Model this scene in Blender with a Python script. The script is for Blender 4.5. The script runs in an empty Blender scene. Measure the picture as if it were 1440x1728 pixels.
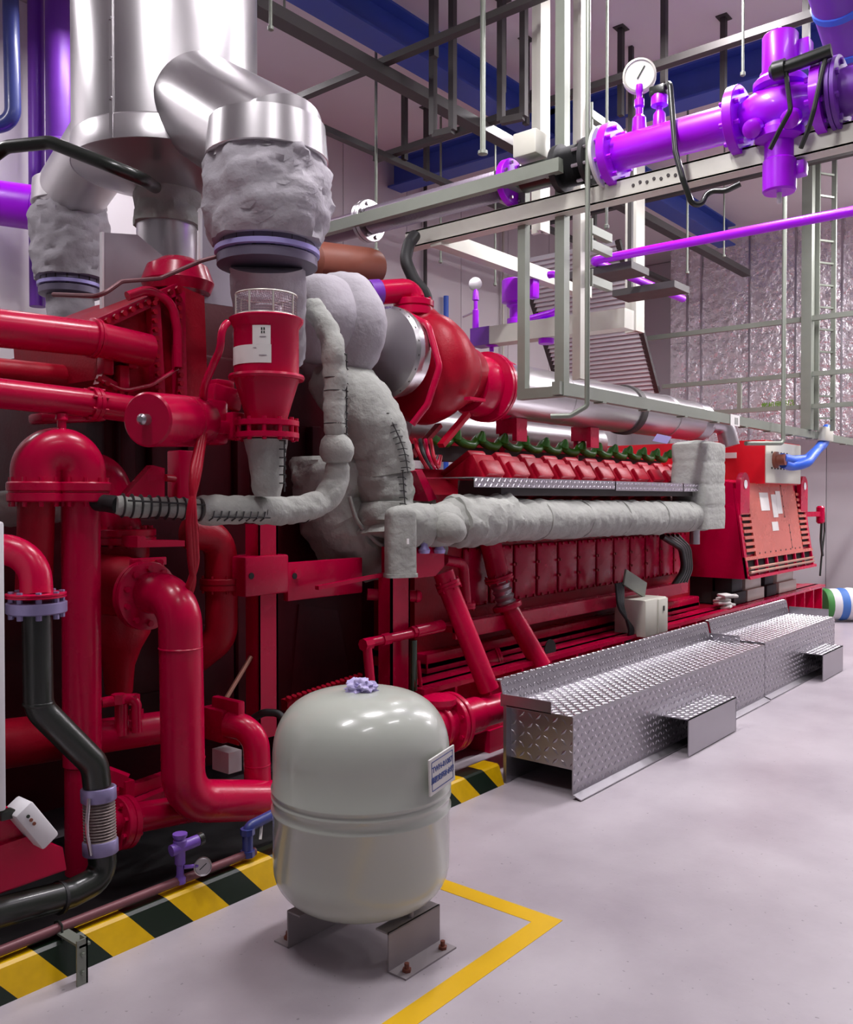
import bpy, bmesh, math, random
from mathutils import Vector, Matrix, noise as mn

random.seed(7)
PI = math.pi
C = bpy.context.scene.collection
V = Vector

# ------------------------------------------------------------------ camera
FOC = 1496.0                       # focal length in pixels of the 1440 x 1728 frame
YAW = math.radians(39.4)           # view direction, measured from +X (the engine's long axis)
PITCH = math.radians(0.92)         # slightly down
CAM = V((0, 0, 1.6))
FWD = V((math.cos(YAW) * math.cos(PITCH), math.sin(YAW) * math.cos(PITCH), -math.sin(PITCH)))
RGT = V((math.sin(YAW), -math.cos(YAW), 0))
UPV = RGT.cross(FWD)
cd = bpy.data.cameras.new('camera')
cd.sensor_fit = 'HORIZONTAL'; cd.sensor_width = 36; cd.lens = 36 * FOC / 1440; cd.clip_end = 100
cam = bpy.data.objects.new('camera', cd); C.objects.link(cam)
cam.matrix_world = Matrix(((RGT.x, UPV.x, -FWD.x, CAM.x), (RGT.y, UPV.y, -FWD.y, CAM.y), (RGT.z, UPV.z, -FWD.z, CAM.z), (0, 0, 0, 1)))
bpy.context.scene.camera = cam

def P(u, v, X=None, Y=None, Z=None, D=None):
    """world point seen at pixel (u, v) that lies on a wall, floor or shelf plane"""
    r = FWD + RGT * ((u - 720) / FOC) + UPV * ((864 - v) / FOC)
    if X is not None: t = (X - CAM.x) / r.x
    elif Y is not None: t = (Y - CAM.y) / r.y
    elif Z is not None: t = (Z - CAM.z) / r.z
    else: t = D
    return CAM + r * t
def pl(Y, *uv): return [P(u, v, Y=Y) for u, v in uv]

# ------------------------------------------------------------------ world, exposure
sc = bpy.context.scene
w = bpy.data.worlds.new('world'); sc.world = w; w.use_nodes = True
w.node_tree.nodes['Background'].inputs[0].default_value = (0.62, 0.60, 0.66, 1)
w.node_tree.nodes['Background'].inputs[1].default_value = 0.15
sc.view_settings.view_transform = 'Standard'; sc.view_settings.look = 'None'
sc.view_settings.gamma = 1; sc.view_settings.use_curve_mapping = False
sc.view_settings.exposure = 0.14
LAMP_W = 62                        # watts of each ceiling lamp
LAMPS = [(x, 0.15) for x in (1.0, 4.0, 6.8)] + [(1.0, 2.45), (3.6, 2.45), (6.1, 2.45)] + [(8.5, 1.5), (11.0, 1.5), (13.4, 1.5), (13.4, -0.8)] + [(1.0, 6.6), (4.15, 6.3)]  # last two lamps are added out of view to brighten the back wall

# ------------------------------------------------------------------ materials
MAT = {}
def mat(name, col, rough=0.5, metal=0.0, coat=0.0, var=0.0, vscale=6.0, bump=0.0, bscale=40.0, emit=None, es=1.0, spec=0.5, sheen=0.0):
    m = bpy.data.materials.new(name); m.use_nodes = True; nt = m.node_tree
    b = nt.nodes['Principled BSDF']
    b.inputs['Base Color'].default_value = (*col, 1); b.inputs['Roughness'].default_value = rough
    b.inputs['Metallic'].default_value = metal; b.inputs['Coat Weight'].default_value = coat
    b.inputs['Specular IOR Level'].default_value = spec
    if sheen: b.inputs['Sheen Weight'].default_value = sheen
    tc = nt.nodes.new('ShaderNodeTexCoord')
    if var:
        n = nt.nodes.new('ShaderNodeTexNoise'); n.inputs['Scale'].default_value = vscale; n.inputs['Detail'].default_value = 5
        nt.links.new(tc.outputs['Object'], n.inputs['Vector'])
        mx = nt.nodes.new('ShaderNodeMix'); mx.data_type = 'RGBA'
        mx.inputs['A'].default_value = (*[c * (1 - var) for c in col], 1); mx.inputs['B'].default_value = (*[min(1, c * (1 + var)) for c in col], 1)
        nt.links.new(n.outputs['Fac'], mx.inputs['Factor']); nt.links.new(mx.outputs['Result'], b.inputs['Base Color'])
        mr = nt.nodes.new('ShaderNodeMapRange'); mr.inputs['To Min'].default_value = max(0.02, rough * 0.8); mr.inputs['To Max'].default_value = min(1, rough * 1.2)
        nt.links.new(n.outputs['Fac'], mr.inputs['Value']); nt.links.new(mr.outputs['Result'], b.inputs['Roughness'])
    if bump:
        n = nt.nodes.new('ShaderNodeTexNoise'); n.inputs['Scale'].default_value = bscale; n.inputs['Detail'].default_value = 4
        nt.links.new(tc.outputs['Object'], n.inputs['Vector'])
        bp = nt.nodes.new('ShaderNodeBump'); bp.inputs['Strength'].default_value = bump; bp.inputs['Distance'].default_value = 0.01
        nt.links.new(n.outputs['Fac'], bp.inputs['Height']); nt.links.new(bp.outputs['Normal'], b.inputs['Normal'])
    if emit:
        b.inputs['Emission Color'].default_value = (*emit, 1); b.inputs['Emission Strength'].default_value = es
    MAT[name] = m
    return m
RED = mat('red_paint', (0.48, 0.0, 0.042), 0.27, coat=0.06, var=0.12, vscale=5, bump=0.03, bscale=60, spec=0.28)
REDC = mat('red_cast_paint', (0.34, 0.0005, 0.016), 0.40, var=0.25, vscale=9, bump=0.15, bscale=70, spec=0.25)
REDK = mat('shade_darkened_red', (0.045, 0.0006, 0.004), 0.45, var=0.45, vscale=6, bump=0.1, spec=0.25)  # casing red darkened, the shade behind the pipes put into the colour
REDA = mat('red_satin_panel', (0.66, 0.17, 0.13), 0.27, metal=0.3, var=0.03, vscale=4)
REDB = mat('bright_red_box', (0.62, 0.003, 0.015), 0.35, var=0.05)
PURP = mat('purple_paint', (0.42, 0.0, 0.88), 0.35, coat=0.2, var=0.06)
PURD = mat('dull_purple_paint', (0.16, 0.03, 0.38), 0.4, var=0.12)
BLUE = mat('blue_paint', (0.05, 0.095, 0.44), 0.5, var=0.1)
BLUC = mat('blue_cable', (0.03, 0.12, 0.62), 0.4, var=0.05)
LIL = mat('lilac_flange', (0.40, 0.36, 0.72), 0.4, metal=0.3, var=0.08)
LIL2 = mat('dark_lilac_steel', (0.27, 0.235, 0.42), 0.42, metal=0.35, var=0.1)
CREAM = mat('cream_channel', (0.60, 0.60, 0.52), 0.4, metal=0.2, var=0.08)
GREENG = mat('galvanised_tube', (0.225, 0.25, 0.205), 0.42, metal=0.3, var=0.12)
STRUT = mat('dark_strut', (0.05, 0.045, 0.043), 0.55, metal=0.1, var=0.2)
STEEL = mat('brushed_steel', (0.60, 0.585, 0.595), 0.30, metal=0.95, var=0.06, vscale=2)
CLAD = mat('cladding_sheet', (0.62, 0.605, 0.615), 0.32, metal=0.9, var=0.06, vscale=1.5, bump=0.04, bscale=5)
FAB = mat('insulation_fabric', (0.37, 0.38, 0.35), 0.92, var=0.20, vscale=7, bump=0.9, bscale=22, spec=0.15)
FABL = mat('insulation_fabric_lilac', (0.40, 0.38, 0.41), 0.9, var=0.18, vscale=6, bump=0.9, bscale=16, spec=0.15)
WIRE = mat('dark_lacing', (0.03, 0.03, 0.03), 0.6)
BLACK = mat('black_pipe', (0.012, 0.016, 0.012), 0.33, coat=0.2, var=0.3)
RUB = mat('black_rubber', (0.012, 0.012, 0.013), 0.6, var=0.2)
TANK = mat('pale_tank_enamel', (0.52, 0.56, 0.49), 0.24, coat=0.4, var=0.04, vscale=3)
TLEG = mat('grey_leg_paint', (0.32, 0.29, 0.30), 0.55, var=0.15)
YEL = mat('yellow_paint', (0.72, 0.43, 0.0), 0.42, var=0.08, vscale=9)
FOIL = mat('foil_wrap', (0.86, 0.83, 0.85), 0.27, metal=0.75, var=0.12, vscale=4, bump=1.0, bscale=9)
[n for n in FOIL.node_tree.nodes if n.type == 'BUMP'][0].inputs['Distance'].default_value = 0.06
DIAM = mat('tread_plate', (0.36, 0.345, 0.37), 0.34, metal=0.85, var=0.1, vscale=5)
DIAB = mat('tread_lozenge', (0.62, 0.60, 0.64), 0.26, metal=0.95)
WHITE = mat('white_enamel', (0.72, 0.71, 0.73), 0.4, var=0.04)
CREAMB = mat('cream_box', (0.62, 0.62, 0.53), 0.4, var=0.04)
PAPER = mat('paper_sticker', (0.74, 0.73, 0.70), 0.75, var=0.05, vscale=20)
INK = mat('blue_ink', (0.05, 0.09, 0.32), 0.6)
BLKINK = mat('black_ink', (0.02, 0.03, 0.02), 0.6)
GRNINK = mat('green_ink', (0.16, 0.34, 0.03), 0.6)
GREEN = mat('green_lead', (0.035, 0.21, 0.012), 0.35, coat=0.2, var=0.3, vscale=12)
RUST = mat('rust_drum', (0.20, 0.055, 0.032), 0.5, var=0.3, vscale=5)
CONDUIT = mat('dull_red_conduit', (0.17, 0.06, 0.07), 0.45, metal=0.2, var=0.2)
DIAL = mat('gauge_dial', (0.70, 0.72, 0.66), 0.3, coat=0.5)
HOSE = mat('braided_hose', (0.30, 0.25, 0.24), 0.45, metal=0.5, var=0.2)
ALU = mat('bellows_steel', (0.50, 0.47, 0.50), 0.3, metal=0.9, var=0.1)
BLUEV = mat('blue_valve', (0.035, 0.05, 0.22), 0.35, coat=0.2, var=0.2)
PURV = mat('purple_valve', (0.17, 0.08, 0.42), 0.4, coat=0.2, var=0.2)
CLOTH = mat('lilac_plastic', (0.52, 0.47, 0.78), 0.4, var=0.2, vscale=30)
WALLM = mat('wall_panel_paint', (0.66, 0.63, 0.645), 0.5, var=0.04, vscale=1.2)
JOINT = mat('wall_joint', (0.36, 0.34, 0.36), 0.7)
CEILM = mat('ceiling_paint', (0.66, 0.62, 0.64), 0.75, var=0.05, vscale=0.8)
LAMPM = mat('lamp_diffuser', (0.9, 0.9, 0.9), 0.5, emit=(1, 0.97, 1), es=5)
DARKIN = mat('dark_opening', (0.006, 0.005, 0.006), 0.8)
BAGG = mat('bag_green', (0.05, 0.25, 0.05), 0.6); BAGB = mat('bag_blue', (0.06, 0.18, 0.52), 0.6); BAGW = mat('bag_white', (0.70, 0.70, 0.72), 0.6); BAGP = mat('bag_purple', (0.35, 0.10, 0.60), 0.6)
GOLD = mat('brass_rod', (0.55, 0.30, 0.22), 0.35, metal=0.6)
MESHM = mat('wire_mesh', (0.42, 0.38, 0.42), 0.4, metal=0.7)

def floor_mat():
    m = mat('epoxy_floor', (0.50, 0.455, 0.49), 0.34, spec=0.45); nt = m.node_tree; b = nt.nodes['Principled BSDF']
    tc = nt.nodes.new('ShaderNodeTexCoord')
    n1 = nt.nodes.new('ShaderNodeTexNoise'); n1.inputs['Scale'].default_value = 0.9; n1.inputs['Detail'].default_value = 6; n1.inputs['Roughness'].default_value = 0.6
    nt.links.new(tc.outputs['Object'], n1.inputs['Vector'])
    r = nt.nodes.new('ShaderNodeValToRGB'); r.color_ramp.elements[0].position = 0.3; r.color_ramp.elements[1].position = 0.72
    r.color_ramp.elements[0].color = (0.34, 0.30, 0.335, 1); r.color_ramp.elements[1].color = (0.52, 0.48, 0.51, 1)
    nt.links.new(n1.outputs['Fac'], r.inputs['Fac'])
    n2 = nt.nodes.new('ShaderNodeTexNoise'); n2.inputs['Scale'].default_value = 45; n2.inputs['Detail'].default_value = 3
    nt.links.new(tc.outputs['Object'], n2.inputs['Vector'])
    r2 = nt.nodes.new('ShaderNodeValToRGB'); r2.color_ramp.elements[0].position = 0.27; r2.color_ramp.elements[1].position = 0.31
    r2.color_ramp.elements[0].color = (0.6, 0.6, 0.6, 1)
    nt.links.new(n2.outputs['Fac'], r2.inputs['Fac'])
    mx = nt.nodes.new('ShaderNodeMix'); mx.data_type = 'RGBA'; mx.blend_type = 'MULTIPLY'; mx.inputs['Factor'].default_value = 1
    nt.links.new(r.outputs['Color'], mx.inputs['A']); nt.links.new(r2.outputs['Color'], mx.inputs['B'])
    nt.links.new(mx.outputs['Result'], b.inputs['Base Color'])
    mr = nt.nodes.new('ShaderNodeMapRange'); mr.inputs['To Min'].default_value = 0.26; mr.inputs['To Max'].default_value = 0.48
    nt.links.new(n1.outputs['Fac'], mr.inputs['Value']); nt.links.new(mr.outputs['Result'], b.inputs['Roughness'])
    bp = nt.nodes.new('ShaderNodeBump'); bp.inputs['Strength'].default_value = 0.05; bp.inputs['Distance'].default_value = 0.01
    nt.links.new(n2.outputs['Fac'], bp.inputs['Height']); nt.links.new(bp.outputs['Normal'], b.inputs['Normal'])
    return m
FLOORM = floor_mat()

def stripe_mat():
    """yellow and black hazard bands painted on the kerb; object X runs along the kerb, object Z up it"""
    m = mat('hazard_stripes', (0.7, 0.42, 0.0), 0.38, coat=0.2); nt = m.node_tree; b = nt.nodes['Principled BSDF']
    tc = nt.nodes.new('ShaderNodeTexCoord'); sp = nt.nodes.new('ShaderNodeSeparateXYZ'); nt.links.new(tc.outputs['Object'], sp.inputs[0])
    def mth(op, a, bb):
        n = nt.nodes.new('ShaderNodeMath'); n.operation = op
        for i, x in enumerate((a, bb)):
            if x is None: continue
            if isinstance(x, (int, float)): n.inputs[i].default_value = x
            else: nt.links.new(x, n.inputs[i])
        return n.outputs[0]
    a = mth('ADD', sp.outputs[0], mth('MULTIPLY', sp.outputs[2], 0.85))
    s = mth('FRACT', mth('DIVIDE', a, 0.335), None)
    g = mth('GREATER_THAN', s, 0.5)
    n = nt.nodes.new('ShaderNodeTexNoise'); n.inputs['Scale'].default_value = 22; nt.links.new(tc.outputs['Object'], n.inputs['Vector'])
    y = nt.nodes.new('ShaderNodeMix'); y.data_type = 'RGBA'; y.inputs['A'].default_value = (0.58, 0.34, 0.0, 1); y.inputs['B'].default_value = (0.80, 0.50, 0.0, 1)
    nt.links.new(n.outputs['Fac'], y.inputs['Factor'])
    mx = nt.nodes.new('ShaderNodeMix'); mx.data_type = 'RGBA'; mx.inputs['B'].default_value = (0.006, 0.016, 0.008, 1)
    nt.links.new(g, mx.inputs['Factor']); nt.links.new(y.outputs['Result'], mx.inputs['A']); nt.links.new(mx.outputs['Result'], b.inputs['Base Color'])
    return m
STRIPE = stripe_mat()

# ------------------------------------------------------------------ mesh helpers
def frame(d):
    d = d.normalized(); a = V((0, 0, 1)) if abs(d.z) < 0.9 else V((1, 0, 0))
    x = a.cross(d).normalized(); return x, d.cross(x)

def fillet_path(pts, fil, steps=7):
    pts = [V(p) for p in pts]
    if not fil or len(pts) < 3: return pts
    out = [pts[0]]
    for i in range(1, len(pts) - 1):
        a, b, c = pts[i - 1], pts[i], pts[i + 1]
        d1 = (a - b); d2 = (c - b); l1 = d1.length; l2 = d2.length; d1.normalize(); d2.normalize()
        ang = d1.angle(d2, PI)
        if ang > PI - 0.03: out.append(b); continue
        t = min(fil / math.tan(ang / 2), 0.499 * l1 if i > 1 else 0.98 * l1, 0.499 * l2 if i < len(pts) - 2 else 0.98 * l2)
        R = t * math.tan(ang / 2); bis = (d1 + d2).normalized(); cen = b + bis * (R / math.sin(ang / 2))
        p0 = b + d1 * t; p1 = b + d2 * t
        v0 = p0 - cen; v1 = p1 - cen; tot = v0.angle(v1)
        for k in range(steps + 1):
            s = k / steps
            out.append(cen + (v0 * math.sin((1 - s) * tot) + v1 * math.sin(s * tot)) / math.sin(tot))
    out.append(pts[-1]); return out

def resample(path, ds):
    out = [path[0]]; L = 0; acc = 0
    tot = sum((path[i + 1] - path[i]).length for i in range(len(path) - 1)); n = max(2, int(tot / ds)); step = tot / n; nxt = step
    for i in range(len(path) - 1):
        a, b = path[i], path[i + 1]; l = (b - a).length
        while nxt <= acc + l + 1e-9 and len(out) < n:
            out.append(a.lerp(b, (nxt - acc) / max(l, 1e-9))); nxt += step
        acc += l
    out.append(path[-1]); return out

class MB:
    def __init__(s): s.v = []; s.f = []
    def add(s, vs, fs):
        o = len(s.v); s.v += [V(p) for p in vs]; s.f += [tuple(i + o for i in f) for f in fs]; return s
    def box(s, c, sz, rot=None, bev=0.0):
        c = V(c); hx, hy, hz = sz[0] / 2, sz[1] / 2, sz[2] / 2
        if bev:
            bm = bmesh.new(); bmesh.ops.create_cube(bm, size=1)
            bmesh.ops.scale(bm, vec=sz, verts=bm.verts); bmesh.ops.bevel(bm, geom=bm.edges[:] , offset=bev, segments=2, affect='EDGES', profile=0.5)
            vs = [vv.co.copy() for vv in bm.verts]; bm.verts.index_update(); fs = [[q.index for q in f.verts] for f in bm.faces]; bm.free()
        else:
            vs = [V((x, y, z)) for x in (-hx, hx) for y in (-hy, hy) for z in (-hz, hz)]
            fs = [(0, 1, 3, 2), (4, 6, 7, 5), (0, 4, 5, 1), (2, 3, 7, 6), (0, 2, 6, 4), (1, 5, 7, 3)]
        if rot is not None: vs = [rot @ p for p in vs]
        return s.add([p + c for p in vs], fs)
    def bb(s, x0, x1, y0, y1, z0, z1, bev=0.0):
        return s.box(((x0 + x1) / 2, (y0 + y1) / 2, (z0 + z1) / 2), (abs(x1 - x0), abs(y1 - y0), abs(z1 - z0)), None, bev)
    def beam(s, a, b, w, h, up=V((0, 0, 1))):
        a = V(a); b = V(b); d = (b - a); L = d.length; d.normalize()
        if abs(d.dot(up)) > 0.95: up = V((0, 1, 0))
        x = up.cross(d).normalized(); y = d.cross(x)
        R = Matrix((x, y, d)).transposed()
        return s.box((a + b) / 2, (w, h, L), R)
    def lathe(s, o, ax, prof, n=28):
        o = V(o); ax = V(ax).normalized(); x, y = frame(ax); vs = []; fs = []
        for r, h in prof:
            for k in range(n):
                a = 2 * PI * k / n; vs.append(o + ax * h + (x * math.cos(a) + y * math.sin(a)) * max(r, 1e-4))
        for i in range(len(prof) - 1):
            for k in range(n):
                k2 = (k + 1) % n; fs.append((i * n + k, i * n + k2, (i + 1) * n + k2, (i + 1) * n + k))
        if prof[0][0] > 1e-3: fs.append(tuple(range(n - 1, -1, -1)))
        if prof[-1][0] > 1e-3: fs.append(tuple((len(prof) - 1) * n + k for k in range(n)))
        return s.add(vs, fs)
    def cyl(s, a, b, r, r2=None, n=20):
        a = V(a); b = V(b); return s.lathe(a, b - a, [(r, 0), (r if r2 is None else r2, (b - a).length)], n)
    def tube(s, pts, r, fil=0, n=18, steps=7, ds=None, fn=None, caps=True):
        path = fillet_path(pts, fil, steps)
        if ds: path = resample(path, ds)
        m = len(path); vs = []; fs = []; acc = 0
        t = [(path[min(i + 1, m - 1)] - path[max(i - 1, 0)]).normalized() for i in range(m)]
        x, y = frame(t[0])
        for i in range(m):
            if i:
                acc += (path[i] - path[i - 1]).length
                q = t[i - 1].rotation_difference(t[i]); x = q @ x; y = t[i].cross(x).normalized(); x = y.cross(t[i])
            rr = r(acc) if callable(r) else r
            for k in range(n):
                a = 2 * PI * k / n; nn = x * math.cos(a) + y * math.sin(a)
                p = path[i] + nn * rr
                if fn: p = p + nn * fn(p, acc, a, rr)
                vs.append(p)
        for i in range(m - 1):
            for k in range(n):
                k2 = (k + 1) % n; fs.append((i * n + k, i * n + k2, (i + 1) * n + k2, (i + 1) * n + k))
        if caps: fs.append(tuple(range(n - 1, -1, -1))); fs.append(tuple((m - 1) * n + k for k in range(n)))
        return s.add(vs, fs)
    def miter(s, pts, r, n=44):
        """sheet-metal segmented bend: straight cylinders meeting on mitre planes"""
        pts = [V(p) for p in pts]; d = [(pts[i + 1] - pts[i]).normalized() for i in range(len(pts) - 1)]
        x, y = frame(d[0]); ring = [pts[0] + (x * math.cos(2 * PI * k / n) + y * math.sin(2 * PI * k / n)) * r for k in range(n)]; rings = [ring]
        for i in range(1, len(pts)):
            nn = (d[i - 1] + d[i]).normalized() if i < len(d) else d[i - 1]
            ring = [p + d[i - 1] * ((pts[i] - p).dot(nn) / d[i - 1].dot(nn)) for p in ring]; rings.append(ring)
        vs = [p for q in rings for p in q]; fs = [(i * n + k, i * n + (k + 1) % n, (i + 1) * n + (k + 1) % n, (i + 1) * n + k) for i in range(len(rings) - 1) for k in range(n)]
        return s.add(vs, fs)
    def padbox(s, cx, cy, z0, z1, wx, wy, rot=0.0, seams=(), dome=0.0, amp=.06, n1=40, n2=36, e=.35):
        """stuffed rectangular sleeve with rounded corners, folds and stitched seams"""
        vs = []; fs = []; c_, s_ = math.cos(rot), math.sin(rot)
        for i in range(n1 + 1):
            z = z0 + (z1 - z0) * i / n1; q = 1.0
            if dome and z > z1 - dome: q = math.sqrt(max(.03, 1 - ((z - z1 + dome) / dome) ** 2))
            for zs in seams: q *= 1 - .028 * math.exp(-((z - zs) / .010) ** 2)
            for k in range(n2):
                a = 2 * PI * k / n2; g = q * (1 + amp * (mn.noise(V((math.cos(a) * 1.5 + cx, math.sin(a) * 1.5, z * 6))) + .5 * mn.noise(V((math.cos(a) * 4, math.sin(a) * 4 + cy, z * 17)))))
                dx = math.copysign(abs(math.cos(a)) ** e, math.cos(a)) * wx / 2 * g; dy = math.copysign(abs(math.sin(a)) ** e, math.sin(a)) * wy / 2 * g
                vs.append((cx + dx * c_ - dy * s_, cy + dx * s_ + dy * c_, z))
        for i in range(n1):
            for k in range(n2): fs.append((i * n2 + k, i * n2 + (k + 1) % n2, (i + 1) * n2 + (k + 1) % n2, (i + 1) * n2 + k))
        fs += [tuple(range(n2 - 1, -1, -1)), tuple(n1 * n2 + k for k in range(n2))]
        return s.add(vs, fs)
    def soft(s, pts, r, fil=0, seam=0.22, amp=0.012, n=30, pinch=0.10, ph=0.0, ds=0.022):
        """stuffed insulation jacket: a tube with puckers, folds and pinched seams"""
        def fn(p, acc, a, rr):
            e = amp * (mn.noise(p * 7.0) * 1.0 + 0.6 * mn.noise(p * 19.0 + V((3, 1, 2))) - 0.7 * max(0, .25 - abs(mn.noise(p * 9.0 + V((5, 5, 5))))) * 4 * 1.0)
            if seam:
                q = ((acc + ph) % seam) / seam; q = min(q, 1 - q) * seam
                e -= rr * pinch * math.exp(-(q / 0.012) ** 2) - 0.03 * rr * math.sin(min(1, q / (seam / 2)) * PI / 2)
            return e
        return s.tube(pts, r, fil, n=n, ds=ds, fn=fn)
    def prism(s, poly, ext):
        n = len(poly); e = V(ext); a = [V(p) for p in poly]
        nrm = V((0, 0, 0))
        for i in range(n): nrm += a[i].cross(a[(i + 1) % n])
        fs = [tuple(range(n - 1, -1, -1)), tuple(range(n, 2 * n))] + [(i, (i + 1) % n, n + (i + 1) % n, n + i) for i in range(n)]
        if nrm.dot(e) < 0: fs = [tuple(reversed(f)) for f in fs]
        return s.add(a + [p + e for p in a], fs)
    def bolts(s, c, ax, R, n, br=0.010, h=0.03, ph=0.0):
        c = V(c); ax = V(ax).normalized(); x, y = frame(ax)
        for k in range(n):
            a = 2 * PI * (k + 0.5) / n + ph; p = c + (x * math.cos(a) + y * math.sin(a)) * R
            s.cyl(p - ax * h, p + ax * h, br, n=6)
        return s
    def build(s, name, m, parent=None, label=None, kind=None, ang=38, smooth=True):
        org = ORG.get(parent.name, V((0, 0, 0))) if parent else V((0, 0, 0))
        me = bpy.data.meshes.new(name); me.from_pydata([p - org for p in s.v], [], s.f); me.materials.append(m); me.update()
        if smooth:
            me.shade_smooth(); me.set_sharp_from_angle(angle=math.radians(ang))
        o = bpy.data.objects.new(name, me); C.objects.link(o)
        if parent: o.parent = parent; ORG[o.name] = org
        if label: o['label'] = label
        if kind: o['kind'] = kind
        return o
ORG = {}
def thing(name, label, cat, loc=(0, 0, 0), group=None):
    o = bpy.data.objects.new(name, None); o.empty_display_size = 0.1; C.objects.link(o); o.location = loc
    o['label'] = label; o['category'] = cat
    if group: o['group'] = group
    ORG[o.name] = V(loc); return o
def single(name, mb, m, label, cat, loc=None, group=None, ang=38):
    """a thing that is one mesh, with its origin at its base"""
    if loc is None:
        loc = V((sum(p.x for p in mb.v) / len(mb.v), sum(p.y for p in mb.v) / len(mb.v), min(p.z for p in mb.v)))
    loc = V(loc); mb.v = [p - loc for p in mb.v]
    o = mb.build(name, m, ang=ang); o.location = loc; o['label'] = label; o['category'] = cat
    if group: o['group'] = group
    return o
def piece(name, mesh, loc, parent, rot=None):
    o = bpy.data.objects.new(name, mesh); C.objects.link(o); o.parent = parent
    o.location = V(loc) - ORG.get(parent.name, V((0, 0, 0)))
    if rot is not None: o.rotation_euler = rot
    return o
def meshonly(mb, name, m, ang=38):
    me = bpy.data.meshes.new(name); me.from_pydata(mb.v, [], mb.f); me.materials.append(m); me.shade_smooth(); me.set_sharp_from_angle(angle=math.radians(ang)); return me
def struct(name, mb, m):
    o = mb.build(name, m); o['kind'] = 'structure'; return o

def text(name, s, size, m, origin, right, up, parent, bold=0.0, depth=0.0006):
    """flat lettering laid on a surface: origin is the text's centre, right and up span the surface"""
    cu = bpy.data.curves.new(name, 'FONT'); cu.body = s; cu.size = size; cu.align_x = 'CENTER'; cu.align_y = 'CENTER'; cu.extrude = depth; cu.offset = bold; cu.resolution_u = 2
    t = bpy.data.objects.new(name, cu); C.objects.link(t); bpy.context.view_layer.update()
    me = bpy.data.meshes.new_from_object(t.evaluated_get(bpy.context.evaluated_depsgraph_get()))
    bpy.data.objects.remove(t); bpy.data.curves.remove(cu)
    r = V(right).normalized(); u = V(up).normalized(); n = r.cross(u); org = ORG.get(parent.name, V((0, 0, 0)))
    M = Matrix((r, u, n)).transposed().to_4x4(); M.translation = V(origin) - org
    me.transform(M); me.materials.clear(); me.materials.append(m)
    o = bpy.data.objects.new(name, me); C.objects.link(o); o.parent = parent; ORG[o.name] = org
    return o

def flanged_pipe(name, label, cat, pts, r, m, fil, flanges=(), caps=True, fm=None, group=None, n=22, welds=(), steps=9):
    """pipe thing: tube, flanges given as (point, axis, radius, thickness, bolt count), weld rings as (point, axis)"""
    pts = [V(p) for p in pts]; base = min(pts, key=lambda p: p.z)
    t = thing(name, label, cat, base, group)
    MB().tube(pts, r, fil, n=n, steps=steps, caps=caps).build('tube', m, t)
    for c, ax, R, th, nb in flanges:
        c = V(c); ax = V(ax).normalized()
        f = MB().lathe(c - ax * th / 2, ax, [(R * .97, 0), (R, th * .06), (R, th * .44), (R * .95, th * .46), (R * .95, th * .54), (R, th * .56), (R, th * .94), (R * .97, th)], 32).build('flange', fm or m, t)
        if nb: MB().bolts(c, ax, (R + r) / 2 if R > r * 1.15 else R * .9, nb, br=max(0.006, (R - r) * 0.24), h=th / 2 + 0.014).build('bolt_ring', fm or m, f, kind='stuff')
    for c, ax in welds:
        MB().lathe(V(c) - V(ax).normalized() * .004, ax, [(r * .99, 0), (r * 1.025, .003), (r * 1.025, .006), (r * .99, .009)], 26).build('weld_ring', m, t)
    return t

# ------------------------------------------------------------------ the room
XE, XW, YB, YF, ZC = 15.0, -4.0, 7.45, -4.0, 5.8
struct('floor', MB().bb(XW - .2, XE + .2, YF - .2, YB + .2, -0.2, 0), FLOORM)
struct('ceiling', MB().bb(XW - .2, XE + .2, YF - .2, YB + .2, ZC, ZC + .2), CEILM)
wb = struct('wall_back', MB().bb(XW - .2, XE + .2, YB, YB + .2, 0, ZC), JOINT)
wr = struct('wall_right', MB().bb(XE, XE + .2, YF, YB, 0, ZC), JOINT)
GREYW = mat('grey_wall_paint', (0.25, 0.24, 0.26), 0.7, var=0.05)
struct('wall_left', MB().bb(XW - .2, XW, YF, YB, 0, ZC), GREYW)
struct('wall_front', MB().bb(XW - .2, XE + .2, YF - .2, YF, 0, ZC), GREYW)
pm = meshonly(MB().box((0, -0.01, ZC / 2), (1.14, 0.02, ZC - 0.02), None, 0.006), 'wall_panel', WALLM)
x = XW + .575
while x < XE: piece('wall_panel', pm, (x, YB, 0), wb); x += 1.15
y = YF + .575
while y < YB: piece('wall_panel', pm, (XE, y, 0), wr, (0, 0, -PI / 2)); y += 1.15

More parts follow.
